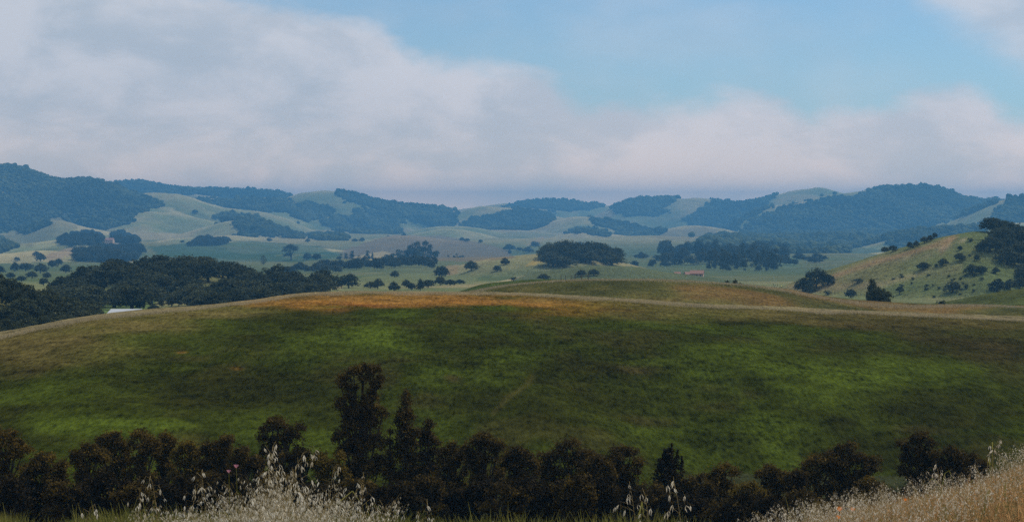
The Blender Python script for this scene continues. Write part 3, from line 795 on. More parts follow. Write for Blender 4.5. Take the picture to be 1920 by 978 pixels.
ROWG = 'trees in the gully below the green hill'
def tree_row():
    rs = np.random.default_rng(55)
    T = [  # x0, x1, top, bottom, material, distance, label
     (-40, 54, 803, 960, M_gum, 150, 'dense round eucalyptus cut by the left edge of the picture'),
     (52, 128, 848, 965, M_gum, 146, 'low brown-topped eucalyptus beside the tree at the left edge'),
     (136, 192, 828, 960, M_gum, 152, 'rounded eucalyptus, left end of the dense row under the lush patch'),
     (184, 244, 809, 955, M_gum, 158, 'broad eucalyptus with rusty crown, second in the dense left row'),
     (238, 297, 807, 955, M_gum, 157, 'tallest rusty crown in the dense left row of eucalyptus'),
     (292, 328, 811, 955, M_gum, 160, 'narrow eucalyptus with small top right of the tallest rusty crown'),
     (326, 372, 828, 960, M_gum_yellow, 154, 'yellow-green young eucalyptus in the left row'),
     (432, 492, 838, 965, M_gum_dark, 150, 'short dark eucalyptus behind the tall white oat heads'),
     (486, 556, 780, 950, M_gum_dark, 154, 'dark eucalyptus with domed top rising behind the tallest oat spray'),
     (540, 580, 838, 960, M_gum_dark, 150, 'small dark side tree at the right foot of the domed eucalyptus'),
     (826, 868, 828, 965, M_gum, 152, 'thin brownish eucalyptus between the leaning tree and the narrow tall one'),
     (878, 940, 808, 960, M_gum_dark, 150, 'narrow upright eucalyptus with ragged top at the centre of the row'),
     (940, 1004, 836, 965, M_gum_dark, 152, 'dark eucalyptus with twin tops right of the ragged upright one'),
     (1012, 1124, 822, 960, M_gum_dark, 154, 'wide spreading eucalyptus, broadest in the centre of the row'),
     (1092, 1152, 854, 965, M_gum_dark, 147, 'lower eucalyptus tucked in front of the widest one'),
     (1138, 1202, 836, 962, M_gum_dark, 152, 'round-topped eucalyptus just left of the dark spiky conifer'),
     (1284, 1334, 890, 975, M_gum_dark, 150, 'low dark eucalyptus just right of the spiky conifer'),
     (1328, 1382, 868, 970, M_gum, 152, 'olive-topped eucalyptus standing free right of the conifer'),
     (1374, 1442, 905, 980, M_gum_yellow, 149, 'low yellow-olive bushy tree in the gap right of centre'),
     (1424, 1474, 870, 965, M_gum, 152, 'brown eucalyptus at the left end of the right-hand group'),
     (1474, 1512, 880, 965, M_gum_dark, 150, 'small dark eucalyptus in the right-hand group'),
     (1500, 1560, 854, 960, M_gum, 154, 'brown-topped eucalyptus leaning on the big dome-shaped tree'),
     (1546, 1642, 829, 955, M_gum_dark, 154, 'big dome-shaped eucalyptus, widest of the right-hand group'),
     (1612, 1664, 895, 965, M_gum, 148, 'low olive bush at the right foot of the dome-shaped tree'),
     (1756, 1806, 838, 940, M_gum_dark, 152, 'round dark eucalyptus right of the open-branched one'),
     (1808, 1848, 852, 930, M_gum_dark, 154, 'small dark eucalyptus last in the row behind the right-hand oats'),
    ]
    for i, (a, b, top, bot, mat, D, lab) in enumerate(T):
        skin_tree('eucalyptus_tree', lab, D, (a + b) / 2, bot, auto_lobes(a - 5, b + 5, top, bot + 25, rs, n=8 + (i * 5) % 4), mat, nleaf=int(4200 + 120 * (b - a)), group=ROWG, seed=500 + i)
    # the tall one
    skin_tree('eucalyptus_tree', 'tallest eucalyptus, twin flat-topped heads rising alone above the row', 152, 672, 985,
      [(662, 700, 17, 11), (680, 693, 16, 10), (702, 695, 17, 13), (682, 711, 11, 9), (684, 752, 10, 12), (712, 712, 9, 10), (646, 712, 14, 9), (640, 722, 10, 6), (658, 728, 14, 10), (705, 722, 12, 14), (698, 745, 10, 16), (655, 748, 14, 14), (640, 755, 12, 9), (636, 762, 9, 6), (672, 770, 18, 14), (662, 775, 20, 16), (705, 768, 14, 9), (718, 776, 8, 7), (690, 765, 10, 20), (660, 800, 22, 18), (694, 795, 18, 20), (640, 815, 14, 11), (634, 822, 9, 7), (672, 835, 28, 24), (700, 835, 20, 26), (650, 850, 22, 22), (680, 880, 36, 30), (710, 880, 18, 30), (655, 895, 22, 28), (680, 930, 38, 34), (652, 780, 10, 10)],
      M_gum_dark, nleaf=26000, group=ROWG, seed=601)
    skin_tree('eucalyptus_tree', 'slender dark pillar-shaped tree right of the tallest eucalyptus', 153, 760, 985,
      [(763, 741, 6, 10), (762, 758, 9, 14), (756, 780, 12, 14), (768, 785, 9, 18), (749, 790, 7, 14), (760, 810, 15, 18), (752, 835, 14, 20), (770, 835, 14, 20), (762, 865, 20, 24), (775, 815, 8, 14), (760, 900, 24, 30), (765, 940, 26, 30)], M_gum_dark, nleaf=10000, group=ROWG, seed=602)
    skin_tree('eucalyptus_tree', 'thin spindly sapling between the tallest eucalyptus and the pillar tree', 153, 731, 985,
      [(732, 812, 4, 10), (730, 830, 7, 12), (735, 850, 9, 14), (728, 870, 12, 18), (733, 900, 16, 26), (735, 940, 18, 26)], M_gum_dark, nleaf=2600, group=ROWG, seed=603, size=.2, clump=.2)
    skin_tree('eucalyptus_tree', 'open-branched tree leaning right beside the pillar tree', 154, 796, 985,
      [(805, 796, 9, 8), (798, 812, 10, 10), (806, 820, 10, 9), (792, 832, 12, 12), (818, 832, 9, 10), (786, 815, 7, 10), (814, 850, 12, 12), (795, 860, 16, 16), (785, 885, 18, 20), (812, 880, 16, 20), (800, 920, 28, 34)], M_gum_dark, nleaf=8000, group=ROWG, seed=604)
    skin_tree('eucalyptus_tree', 'dark tree leaning up to the right at the end of the left row', 152, 402, 985,
      [(427, 824, 11, 11), (418, 836, 14, 11), (408, 850, 16, 13), (392, 838, 11, 11), (382, 848, 13, 12), (400, 868, 20, 16), (426, 850, 9, 16), (385, 875, 18, 18), (415, 890, 20, 24), (395, 915, 28, 32)], M_gum_dark, nleaf=10000, group=ROWG, seed=605)
    skin_tree('young_eucalyptus', 'yellow-green bushy saplings under the tallest eucalyptus, on its left', 149, 612, 985,
      [(600, 858, 14, 10), (592, 870, 12, 12), (618, 872, 12, 10), (640, 858, 10, 12), (630, 880, 16, 14), (605, 890, 18, 16), (645, 895, 14, 20), (615, 920, 28, 26)], M_gum_yellow, nleaf=5500, group=ROWG, seed=606)
    skin_tree('eucalyptus_tree', 'open-branched eucalyptus with small crown on top, near the right end of the row', 153, 1722, 970,
      [(1728, 822, 17, 10), (1716, 826, 12, 8), (1744, 830, 9, 8), (1693, 832, 9, 7), (1700, 842, 9, 8), (1722, 846, 13, 10), (1740, 852, 15, 12), (1702, 862, 13, 12), (1725, 870, 22, 16), (1750, 872, 13, 15), (1698, 885, 15, 14), (1728, 900, 30, 24), (1756, 900, 14, 20), (1715, 930, 30, 26)], M_gum_dark, nleaf=14000, group=ROWG, seed=607)
    # conifer: tiers of drooping boughs
    zb = float(terrain(np.array([(1252 - U0) * 150 / F]), np.array([150.0]))[0][0]); Ht = CZ - (830 - V0) * 150 / F - zb
    PT = []; Hc, R = Ht * .95, 2.35
    for k in range(34):
        f = .12 + .86 * (k / 33); L0 = R * min(1, (1 - f) * 1.5) ** .75 + .12
        for j in range(9):
            az = rs.uniform(0, 6.283); ln = L0 * rs.uniform(.7, 1.12); m = int(16 + 34 * ln / R)
            q = rs.uniform(.1, 1, m) ** .7; rise = rs.uniform(-.05, .28) * ln
            pp = np.column_stack([np.cos(az) * ln * q, np.sin(az) * ln * q, f * Hc + rise * q ** 2]) + rs.normal(size=(m, 3)) * (.05 + .09 * (1 - q))[:, None]
            PT.append(pp)
    for dx, top in ((.3, Ht), (1.1, Ht - 1.0), (-.75, Ht - 1.6), (.75, Ht - .55), (-.3, Ht - .7)):       # spiky leaders
        zz = rs.uniform(top - 1.4, top, 160); PT.append(np.column_stack([dx + rs.normal(size=160) * .10 * (top + .15 - zz), rs.normal(size=160) * .10 * (top + .15 - zz), zz]))
    skin_tree('conifer', 'dark spiky cone-shaped conifer in the centre right of the row', 150, 1252, 985, [(1254, 838, 5, 12), (1240, 880, 10, 6), (1268, 890, 10, 6)], M_needle, group=ROWG, seed=608, size=.2, droop=-.2, up=.6, pts=np.vstack(PT))
    # undergrowth filling the gully
    k = 0
    for a in np.arange(-60, 1990, 46):
        b = a + rs.uniform(60, 86); D = rs.uniform(128, 146)
        top = np.interp(a, [-60, 90, 140, 400, 700, 1000, 1300, 1450, 1650, 1980], [895, 905, 880, 890, 890, 895, 915, 925, 920, 890]) + rs.uniform(-12, 22)
        skin_tree('shrub', 'dark undergrowth shrub filling the gully beneath the row of trees', D, (a + b) / 2, 990, auto_lobes(a, b, top, top + 105, rs, n=6, bushy=1.3), M_needle if k % 3 else M_gum_dark, nleaf=4200, cat='shrub', group='undergrowth shrubs in the gully', seed=700 + k, size=.22)
        k += 1
tree_row()

# ------------------------------------------------------------------ single trees on the hills behind
def scatter_poly(P, spacing, y0, y1, groups=None, tol=.06, seed=1, crown_off=0.0, ragged=0.0):
    """positions on visible ground inside a picture outline"""
    rs = np.random.default_rng(seed)
    us = [p[0] for p in P]; ua, ub = min(us) - 5, max(us) + 5
    q = W(.5 * (y0 + y1)) / (.5 * (y0 + y1)); y0, y1, spacing, crown_off = W(y0), W(y1), spacing * q, crown_off * q
    ys = np.arange(y0, y1, spacing); out = []
    for yy in ys:
        xs = np.arange((ua - U0) / F * yy, (ub - U0) / F * yy, spacing)
        if len(xs): out.append(np.stack([xs + rs.uniform(-.45, .45, len(xs)) * spacing, yy + rs.uniform(-.45, .45, len(xs)) * spacing], -1))
    A = np.vstack(out); h, g = terrain(A[:, 0], A[:, 1]); u, v = project(A[:, 0], A[:, 1], h + crown_off)
    jn = fbm(A[:, 0] / (60 * q), A[:, 1] / (60 * q), 3, 17) - .5; jm = fbm(A[:, 0] / (45 * q), A[:, 1] / (45 * q), 3, 18) - .5
    m = poly_mask(u + jn * ragged, v + jm * ragged * .45, P)
    if groups is not None: m &= np.isin(g, [GROUPS.index(q) for q in groups])
    A = A[m]; h = h[m]
    # keep what stands on ground seen from the camera, or just behind a crest
    if len(A):
        ok = seen(A[:, 0], A[:, 1], h + crown_off + 2, tol); A = A[ok]; h = h[ok]
    return np.column_stack([A, h])

def make_collection(name, meshes):
    c = bpy.data.collections.new(name)
    for i, me in enumerate(meshes):
        o = bpy.data.objects.new('%s_%02d' % (name, i), me); c.objects.link(o)
    return c

def instancer(name, P, rot, scl, idx, coll, kind='stuff', label=None, cat=None):
    me = bpy.data.meshes.new(name); n = len(P)
    me.vertices.add(n); me.vertices.foreach_set('co', np.ascontiguousarray(P, np.float32).ravel())
    for an, arr in (('rot', rot), ('scl', scl)):
        a = me.attributes.new(an, 'FLOAT_VECTOR', 'POINT'); a.data.foreach_set('vector', np.ascontiguousarray(arr, np.float32).ravel())
    a = me.attributes.new('idx', 'INT', 'POINT'); a.data.foreach_set('value', np.ascontiguousarray(idx, np.int32))
    me.update()
    o = link(name, me)
    ng = bpy.data.node_groups.new(name, 'GeometryNodeTree')
    ng.interface.new_socket('Geometry', in_out='INPUT', socket_type='NodeSocketGeometry')
    ng.interface.new_socket('Geometry', in_out='OUTPUT', socket_type='NodeSocketGeometry')
    gi = ng.nodes.new('NodeGroupInput'); go = ng.nodes.new('NodeGroupOutput')
    ci = ng.nodes.new('GeometryNodeCollectionInfo'); ci.inputs['Collection'].default_value = coll
    ci.inputs['Separate Children'].default_value = True; ci.inputs['Reset Children'].default_value = True
    ip = ng.nodes.new('GeometryNodeInstanceOnPoints'); ip.inputs['Pick Instance'].default_value = True
    def na(nm, dt):
        q = ng.nodes.new('GeometryNodeInputNamedAttribute'); q.data_type = dt; q.inputs['Name'].default_value = nm; return q.outputs['Attribute']
    l = ng.links.new
    l(gi.outputs[0], ip.inputs['Points']); l(ci.outputs[0], ip.inputs['Instance'])
    l(na('idx', 'INT'), ip.inputs['Instance Index']); l(na('rot', 'FLOAT_VECTOR'), ip.inputs['Rotation']); l(na('scl', 'FLOAT_VECTOR'), ip.inputs['Scale'])
    l(ip.outputs[0], go.inputs[0])
    md = o.modifiers.new('instances', 'NODES'); md.node_group = ng
    tag(o, label, cat, None, kind)
    return o

OAKC = make_collection('copse_oak', [c for c, t_ in OAKS])
GUMC = make_collection('stand_gum', [c for c, t_ in GUMS])

def singles():
    # right-hand grassy hill
    R = 'oaks on the right-hand grassy hill'
    S = [('oak', 1505, 547, 30, 36, 'leftmost dark oak of the clump at the left foot of the grassy right hill'),
         ('oak', 1531, 540, 48, 42, 'tallest oak of the clump at the left foot of the grassy right hill'),
         ('oak', 1552, 533, 24, 32, 'low spreading oak on the right side of the foot clump'),
         ('oak', 1519, 549, 24, 26, 'small oak in front of the foot clump'),
         ('shrub', 1551, 553, 10, 18, 'low dark shrub right of the foot clump'),
         ('oak', 1595, 558, 20, 26, 'small round oak left of the big dark tree'),
         ('shrub', 1608, 531, 10, 26, 'flat dark shrub on the slope above the small round oak'),
         ('oak', 1659, 474, 14, 18, 'left oak of the lowest pair on the right hill skyline'),
         ('oak', 1674, 472, 15, 18, 'right oak of the lowest pair on the right hill skyline'),
         ('oak', 1706, 466, 15, 15, 'left oak of the middle pair on the right hill skyline'),
         ('oak', 1718, 462, 13, 14, 'right oak of the middle pair on the right hill skyline'),
         ('oak', 1733, 456, 15, 16, 'first oak of the upper trio on the right hill skyline'),
         ('oak', 1744, 452, 14, 15, 'second oak of the upper trio on the right hill skyline'),
         ('oak', 1753, 447, 13, 11, 'topmost oak of the upper trio on the right hill skyline'),
         ('oak', 1731, 505, 17, 28, 'dark wide-crowned oak alone at mid slope of the right hill'),
         ('oak', 1768, 499, 17, 21, 'oak beside the wide-crowned one at mid slope'),
         ('shrub', 1755, 500, 7, 11, 'small shrub between the two mid slope oaks'),
         ('oak', 1800, 490, 20, 25, 'round oak standing below a small one, high on the right hill'),
         ('oak', 1800, 468, 10, 12, 'small oak directly above the round oak high on the hill'),
         ('shrub', 1819, 482, 7, 8, 'tiny shrub right of the round oak high on the hill'),
         ('shrub', 1820, 453, 8, 15, 'straggling shrub just below the right hill top'),
         ('oak', 1832, 489, 15, 14, 'narrow oak touching the left edge of the dark hillside wood'),
         ('oak', 1823, 513, 21, 33, 'wide oak in front of the dark hillside wood, left of a pair'),
         ('oak', 1840, 514, 20, 28, 'wide oak in front of the dark hillside wood, right of a pair'),
         ('oak', 1787, 549, 27, 35, 'large round oak alone low on the right hill'),
         ('shrub', 1811, 541, 11, 13, 'shrub right of the large round oak low on the hill'),
         ('oak', 1867, 513, 15, 17, 'small round oak alone in the grass gap below the hillside wood'),
         ('oak', 1870, 547, 28, 35, 'big oak at the lower right foot of the hill, left of three'),
         ('oak', 1894, 543, 24, 28, 'oak at the lower right foot of the hill, middle of three'),
         ('oak', 1912, 541, 26, 28, 'oak at the lower right foot of the hill, right of three'),
         ('shrub', 1690, 518, 5, 9, 'tiny dark shrub below the pale track on the right hill'),
         ('shrub', 1675, 524, 4, 8, 'tiny shrub left of the pale track shrub'),
         ('shrub', 1687, 552, 18, 20, 'grey-green shrub right of the big dark tree')]
    for k, a, b, h, w, lab in S: plant_px(k, a, b, h, w, lab, R, rng_=(760, 1030))
    plant_top('oak', 1650, 530, 54, 'big dark broad tree standing alone just behind the second hill crest', 530)
    plant_top('oak', 1637, 515, 30, 'upright dark tree grown into the left side of the lone broad tree', 533)
    plant_px('shrub', 1765, 572, 11, 20, 'dark low bush on the green rise at far right', rng_=(500, 560))
    A = scatter_poly([(1838, 430), (1870, 433), (1925, 446), (1990, 450), (1990, 545), (1910, 528), (1890, 515), (1860, 500), (1835, 492), (1838, 475), (1862, 466), (1862, 448), (1842, 438)], 12.5, 800, 1060, seed=3)
    for x, y, z in A: plant('oak', x, y, z, random.uniform(12, 17), random.uniform(7.5, 11), 'oak in the dark dense wood covering the right shoulder of the grassy hill', 'oaks of the right hillside wood')
    # scrub dots
    A = scatter_poly([(1690, 520), (1760, 512), (1840, 516), (1850, 548), (1760, 560), (1690, 558)], 6.5, 780, 1000, seed=5)
    for i, (x, y, z) in enumerate(A):
        if vnoise(np.array([x / 14]), np.array([y / 14]), 4)[0] > .56: plant('shrub', x, y, z, random.uniform(1.5, 3.4), random.uniform(.8, 1.7), 'small grey-green scrub bush on the lower slope of the right hill', 'scrub dotted over the lower right hill')
    # centre hill
    G = 'oaks on the centre hill'
    for k, a, b, h, w, lab, rg in [
        ('oak', 884, 507, 22, 29, 'round oak at the left end of the centre hill', (1300, 1560)), ('oak', 932, 509, 14, 19, 'small oak, lower of two on the left slope of the centre hill', (1300, 1560)),
        ('oak', 947, 496, 15, 20, 'small oak, upper of two on the left slope of the centre hill', (1300, 1560)),
        ('oak', 1020, 525, 14, 27, 'low oak behind the dark green field edge', (1000, 1255)), ('oak', 1090, 518, 15, 23, 'left oak of the pair below the large oak grove', (1000, 1255)), ('oak', 1113, 517, 15, 25, 'right oak of the pair below the large oak grove', (1000, 1255)), ('shrub', 963, 526, 8, 17, 'low dark shrub left of the dark green field edge', (1000, 1255))]:
        plant_px(k, a, b, h, w, lab, G if a < 1200 else None, rng_=rg)
    plant_top('oak', 1424, 524, 20, 'left dark round oak at the right end of the second hill crest', 640); plant_top('oak', 1453, 521, 28, 'right dark round oak at the right end of the second hill crest', 640)
    plant_top('shrub', 1362, 523, 15, 'left dark bush peeping over the second hill crest', 520); plant_top('shrub', 1377, 521, 17, 'middle dark bush peeping over the second hill crest', 525); plant_top('shrub', 1389, 528, 13, 'right dark bush peeping over the second hill crest', 520)
    A = scatter_poly([(1030, 478), (1062, 470), (1120, 470), (1150, 480), (1158, 500), (1100, 502), (1030, 505)], 19, 1380, 1580, seed=9)
    for x, y, z in A: plant('oak', x, y, z, random.uniform(19, 26), random.uniform(9, 13), 'oak in the large rounded grove on the centre hill', 'oaks of the centre grove')
    # valley rows
    B = 'valley trees behind the orange crest'
    row = [(607, 26, 16), (622, 20, 18), (640, 22, 16), (655, 29, 35), (690, 18, 24), (713, 23, 22), (737, 23, 26), (757, 17, 20), (775, 20, 20), (786, 21, 18), (805, 21, 22), (823, 22, 24), (842, 17, 21), (860, 12, 20)]
    for i, (a, h, w) in enumerate(row):
        plant_px('oak', a + random.uniform(-5, 5), 546 - max(0, (a - 780)) * .1 - random.uniform(0, 7), h * random.uniform(.8, 1.3), w * random.uniform(.85, 1.35), ['', 'first', 'second', 'third', 'fourth', 'fifth', 'sixth', 'seventh', 'eighth', 'ninth', 'tenth', 'eleventh', 'twelfth', 'thirteenth', 'last'][i + 1] + ' oak from the left in the row just above the orange crest', B, rng_=(980, 1250))
    for k, a, b, h, w, lab in [('oak', 740, 520, 15, 19, 'small dark oak alone in the pale valley field'), ('oak', 828, 520, 27, 33, 'large airy oak at the right end of the pale valley field')]:
        plant_px(k, a, b, h, w, lab, rng_=(1250, 1800))
    # bushy belt
    def belt(name, label, cat, coll, k, a0, a1, n, D0, D1, h0, h1, w0, w1, seed):
        rr = np.random.default_rng(seed); u = np.linspace(a0, a1, n) + rr.uniform(-4, 4, n); y = W(rr.uniform(D0, D1, n)); x = (u - U0) / F * y; z, _ = terrain(x, y)
        w = rr.uniform(w0, w1, n) / F * y; h = rr.uniform(h0, h1, n) / F * y
        instancer(name, np.column_stack([x, y, z]), np.column_stack([np.zeros(n), np.zeros(n), rr.uniform(0, 6.28, n)]), np.column_stack([w, w, h]), rr.integers(0, k, n), coll, 'stuff', label, cat)
    belt('tree_belt', 'bushy blue-green belt of trees along the far side of the valley field', 'trees', OAKC, 9, 596, 812, 34, 1750, 1950, 15, 27, 20, 30, 4)
    # eucalyptus grove and neighbours
    for a, h, w in [(722, 15, 20), (735, 24, 18), (748, 32, 20), (757, 28, 20), (767, 38, 22), (780, 46, 26), (793, 46, 24), (806, 38, 22), (817, 28, 18), (786, 30, 30), (760, 22, 26)]:
        plant_px('gum', a, 500, h, w, 'tall blue eucalyptus in the big grove in front of the brown hill', 'eucalyptus of the valley grove', D=2350 + random.uniform(-60, 60))
    for k, a, b, h, w, lab in [('gum', 690, 490, 20, 13, 'left dark tree of the pair standing against the yellow strip'), ('gum', 698, 490, 16, 9, 'right slim dark tree of the pair standing against the yellow strip'), ('gum', 660, 492, 22, 16, 'tall blue tree with round top left of the dark pair'), ('gum', 650, 493, 18, 14, 'blue tree left of the round-topped one'),
                          ('gum', 637, 494, 18, 15, 'feathery blue tree at the left end of the valley group'), ('gum', 672, 493, 14, 13, 'low blue tree between round-topped tree and dark pair'), ('gum', 546, 488, 33, 36, 'big ragged blue tree alone at the edge of the green field'), ('oak', 576, 488, 17, 20, 'left half of the squat blue tree pair right of the ragged tree'), ('oak', 594, 488, 16, 20, 'right half of the squat blue tree pair right of the ragged tree'), ('poplar', 494, 504, 17, 14, 'small upright blue tree below the green field')]:
        plant_px(k, a, b, h, w, lab, rng_=(2050, 2900))
    for i in range(8): plant_px('gum', 842 + i * 5.1, 502, random.uniform(15, 25), random.uniform(10, 15), 'slim blue tree in the short straight row right of the valley grove', 'columnar valley row', D=2400)
    belt('hedge', 'blue-green hedge line behind the dark left wood', 'hedge', OAKC, 9, 536, 632, 11, 1650, 1850, 13, 22, 20, 28, 5)
    # mid-distance oaks on far slopes
    for k, a, b, h, w, lab, rg in [
        ('oak', 955, 470, 15, 26, 'wide blue oak left of the far pair below the tan streak', (2600, 4300)), ('oak', 1003, 464, 15, 19, 'blue oak at upper right of the group below the tan streak', (2600, 4300)), ('oak', 990, 473, 13, 22, 'blue oak at lower right of the group below the tan streak', (2600, 4300)), ('oak', 956, 476, 8, 9, 'tiny blue oak at the bottom of the group below the tan streak', (2600, 4300)), ('oak', 974, 470, 8, 16, 'low blue oak in the middle of the group below the tan streak', (2600, 4300)),
        ('oak', 1087, 465, 15, 16, 'hazy oak showing just above the large grove', (2600, 4300)), ('oak', 866, 452, 9, 12, 'left oak of the far pair right of the brown hill top', (2800, 4300)), ('oak', 876, 453, 8, 12, 'right oak of the far pair right of the brown hill top', (2800, 4300)), ('oak', 901, 455, 8, 10, 'far single oak right of the brown hill', (2800, 4300)), ('oak', 795, 441, 6, 9, 'far oak, left of two above the brown hill', (3300, 4300)), ('oak', 806, 440, 5, 10, 'far oak, right of two above the brown hill', (3300, 4300)),
        ('oak', 757, 445, 10, 13, 'far dark oak on the left top of the brown hill', (3200, 4200)), ('oak', 728, 448, 8, 10, 'far oak on the left shoulder of the brown hill', (3200, 4200)), ('oak', 505, 453, 8, 12, 'far oak alone under the split wood', (2900, 4300)), ('oak', 577, 454, 8, 11, 'far small oak between the two parts of the split wood', (2900, 4300)), ('oak', 665, 453, 7, 14, 'left far oak at the right end of the split wood', (3000, 4300)), ('oak', 679, 453, 9, 13, 'right far oak at the right end of the split wood', (3000, 4300)),
        ('oak', 342, 455, 6, 9, 'tiny far oak left of the long copse', (2900, 4300)), ('oak', 1580, 482, 9, 14, 'hazy oak alone on the pale slope behind the right hill', (2800, 3400)), ('oak', 366, 400, 8, 13, 'far hazy oak on the upper left spur', (4000, 5000))]:
        plant_px(k, a, b, h, w, lab, rng_=rg)
    # left valley
    for i, (a, b, h, w) in enumerate([(0, 512, 17, 20), (32, 489, 9, 13), (43, 478, 8, 7), (68, 480, 11, 16), (76, 490, 19, 21), (48, 508, 19, 34), (76, 512, 22, 30), (28, 509, 21, 20), (98, 502, 18, 20), (110, 497, 15, 18), (123, 512, 20, 22), (60, 522, 16, 24), (88, 522, 14, 20), (82, 535, 18, 20), (20, 522, 14, 20), (40, 528, 14, 22)]):
        plant_px('oak', a, b, h, w, 'blue-grey oak among the loose group in the left valley', 'loose oaks in the left valley', rng_=(1100, 2600))
    for i, (a, b, h, w) in enumerate([(103, 482, 6, 10), (122, 466, 7, 14), (97, 455, 5, 9), (45, 440, 5, 8)]):
        plant_px('shrub', a, b, h, w, 'small far shrub on the tan slope in the left valley', 'far shrubs on the left slope', rng_=(2500, 4100))
    # hillside woods made of single oaks
    A = scatter_poly([(104, 560), (112, 528), (150, 508), (186, 500), (200, 492), (300, 490), (340, 495), (385, 488), (432, 500), (455, 512), (500, 522), (530, 516), (600, 520), (614, 540), (600, 552), (480, 575), (360, 568), (345, 548), (300, 546), (275, 562), (235, 566), (190, 556), (160, 568), (140, 560)], 16.5, 740, 1010, crown_off=4, seed=11)
    for x, y, z in A: plant('oak', x, y, z, random.uniform(13, 21), random.uniform(8, 12.5), 'dark oak in the broad wood covering the left mid-distance hill', 'oaks of the left hill wood')
    for a, b, h, w in [(245, 576, 22, 34), (262, 580, 22, 24), (288, 582, 14, 26), (302, 576, 24, 14), (322, 574, 24, 24), (335, 573, 20, 20), (375, 578, 22, 40), (400, 574, 22, 34), (425, 572, 20, 22), (470, 566, 22, 30), (500, 560, 22, 30), (375, 584, 12, 24)]:
        plant_px('oak', a, b, h, w, 'oak standing below the broad left wood, just above the grassy crest', 'oaks in front of the left hill wood', rng_=(640, 860))
    A = scatter_poly([(-25, 515), (0, 530), (60, 545), (110, 562), (150, 582), (205, 602), (205, 640), (-25, 660)], 9.0, 480, 625, crown_off=3, seed=13)
    for x, y, z in A: plant('oak', x, y, z, random.uniform(8, 12), random.uniform(6, 8.6), 'dark oak in the wood on the near left hill', 'oaks of the near left hill')
    # far left copses of single trees
    for P, lab, grp, sp, sd in (([(108, 452), (120, 438), (160, 430), (190, 436), (192, 452), (130, 458)], 'blue copse left of the far farmhouse', '', 15, 21),
                       ([(205, 440), (225, 432), (258, 444), (258, 452), (215, 452)], 'blue copse right of the far farmhouse', '', 15, 22),
                       ([(136, 486), (140, 468), (175, 466), (200, 462), (265, 462), (268, 474), (240, 486), (180, 494)], 'long blue copse below the far farmhouse', '', 15, 23),
                       ([(352, 456), (380, 446), (430, 450), (420, 454)], 'long narrow blue copse above the green field', '', 13, 24)):
        A = scatter_poly(P, sp * .75, 2300, 4300, crown_off=5, seed=sd, tol=.1); n = len(A)
        rr = np.random.default_rng(sd); w = rr.uniform(11, 18, n) * RAT(A[:, 1])
        instancer('copse', A, np.column_stack([np.zeros(n), np.zeros(n), rr.uniform(0, 6.28, n)]), np.column_stack([w, w, w * rr.uniform(.6, .85, n)]), rr.integers(0, 9, n), OAKC, 'stuff', lab, 'copse')
    # right valley trees around the ranch
    belt('tree_belt', 'low hazy blue trees left of the red-roofed ranch', 'trees', OAKC, 9, 1190, 1262, 12, 1900, 2300, 9, 16, 14, 22, 6)
    belt('tree_belt', 'hazy blue belt of trees behind the red-roofed ranch', 'trees', OAKC, 9, 1240, 1470, 60, 1900, 2700, 20, 36, 22, 34, 7)
    belt('tree_belt', 'tall hazy eucalyptus stand right of the red-roofed ranch', 'trees', GUMC, 5, 1330, 1462, 26, 1750, 2000, 30, 46, 17, 25, 8)
    belt('hedge', 'hazy hedge at the left foot of the right-hand hill', 'hedge', OAKC, 9, 1470, 1545, 10, 2000, 2200, 10, 19, 18, 26, 9)
singles()

# ------------------------------------------------------------------ distant woods (instanced lumps, one mass each)
def blob_variant(seed):
    import bmesh
    bm = bmesh.new(); bmesh.ops.create_icosphere(bm, subdivisions=2, radius=.5)
    rs = np.random.default_rng(seed); off = rs.uniform(0, 50, 3)
    for v in bm.verts:
        p = np.array(v.co); n = 1 + .55 * (fbm(np.array([p[0] * 5 + off[0] + p[2] * 3]), np.array([p[1] * 5 + off[1] - p[2] * 2]), 2, seed)[0] - .5) + rs.uniform(-.12, .12)
        q = p * n; v.co = (q[0], q[1], q[2] * .9 + .38)
    me = bpy.data.meshes.new('wood_tree'); bm.to_mesh(me); bm.free()
    me.materials.append(M_oak_far)
    return me

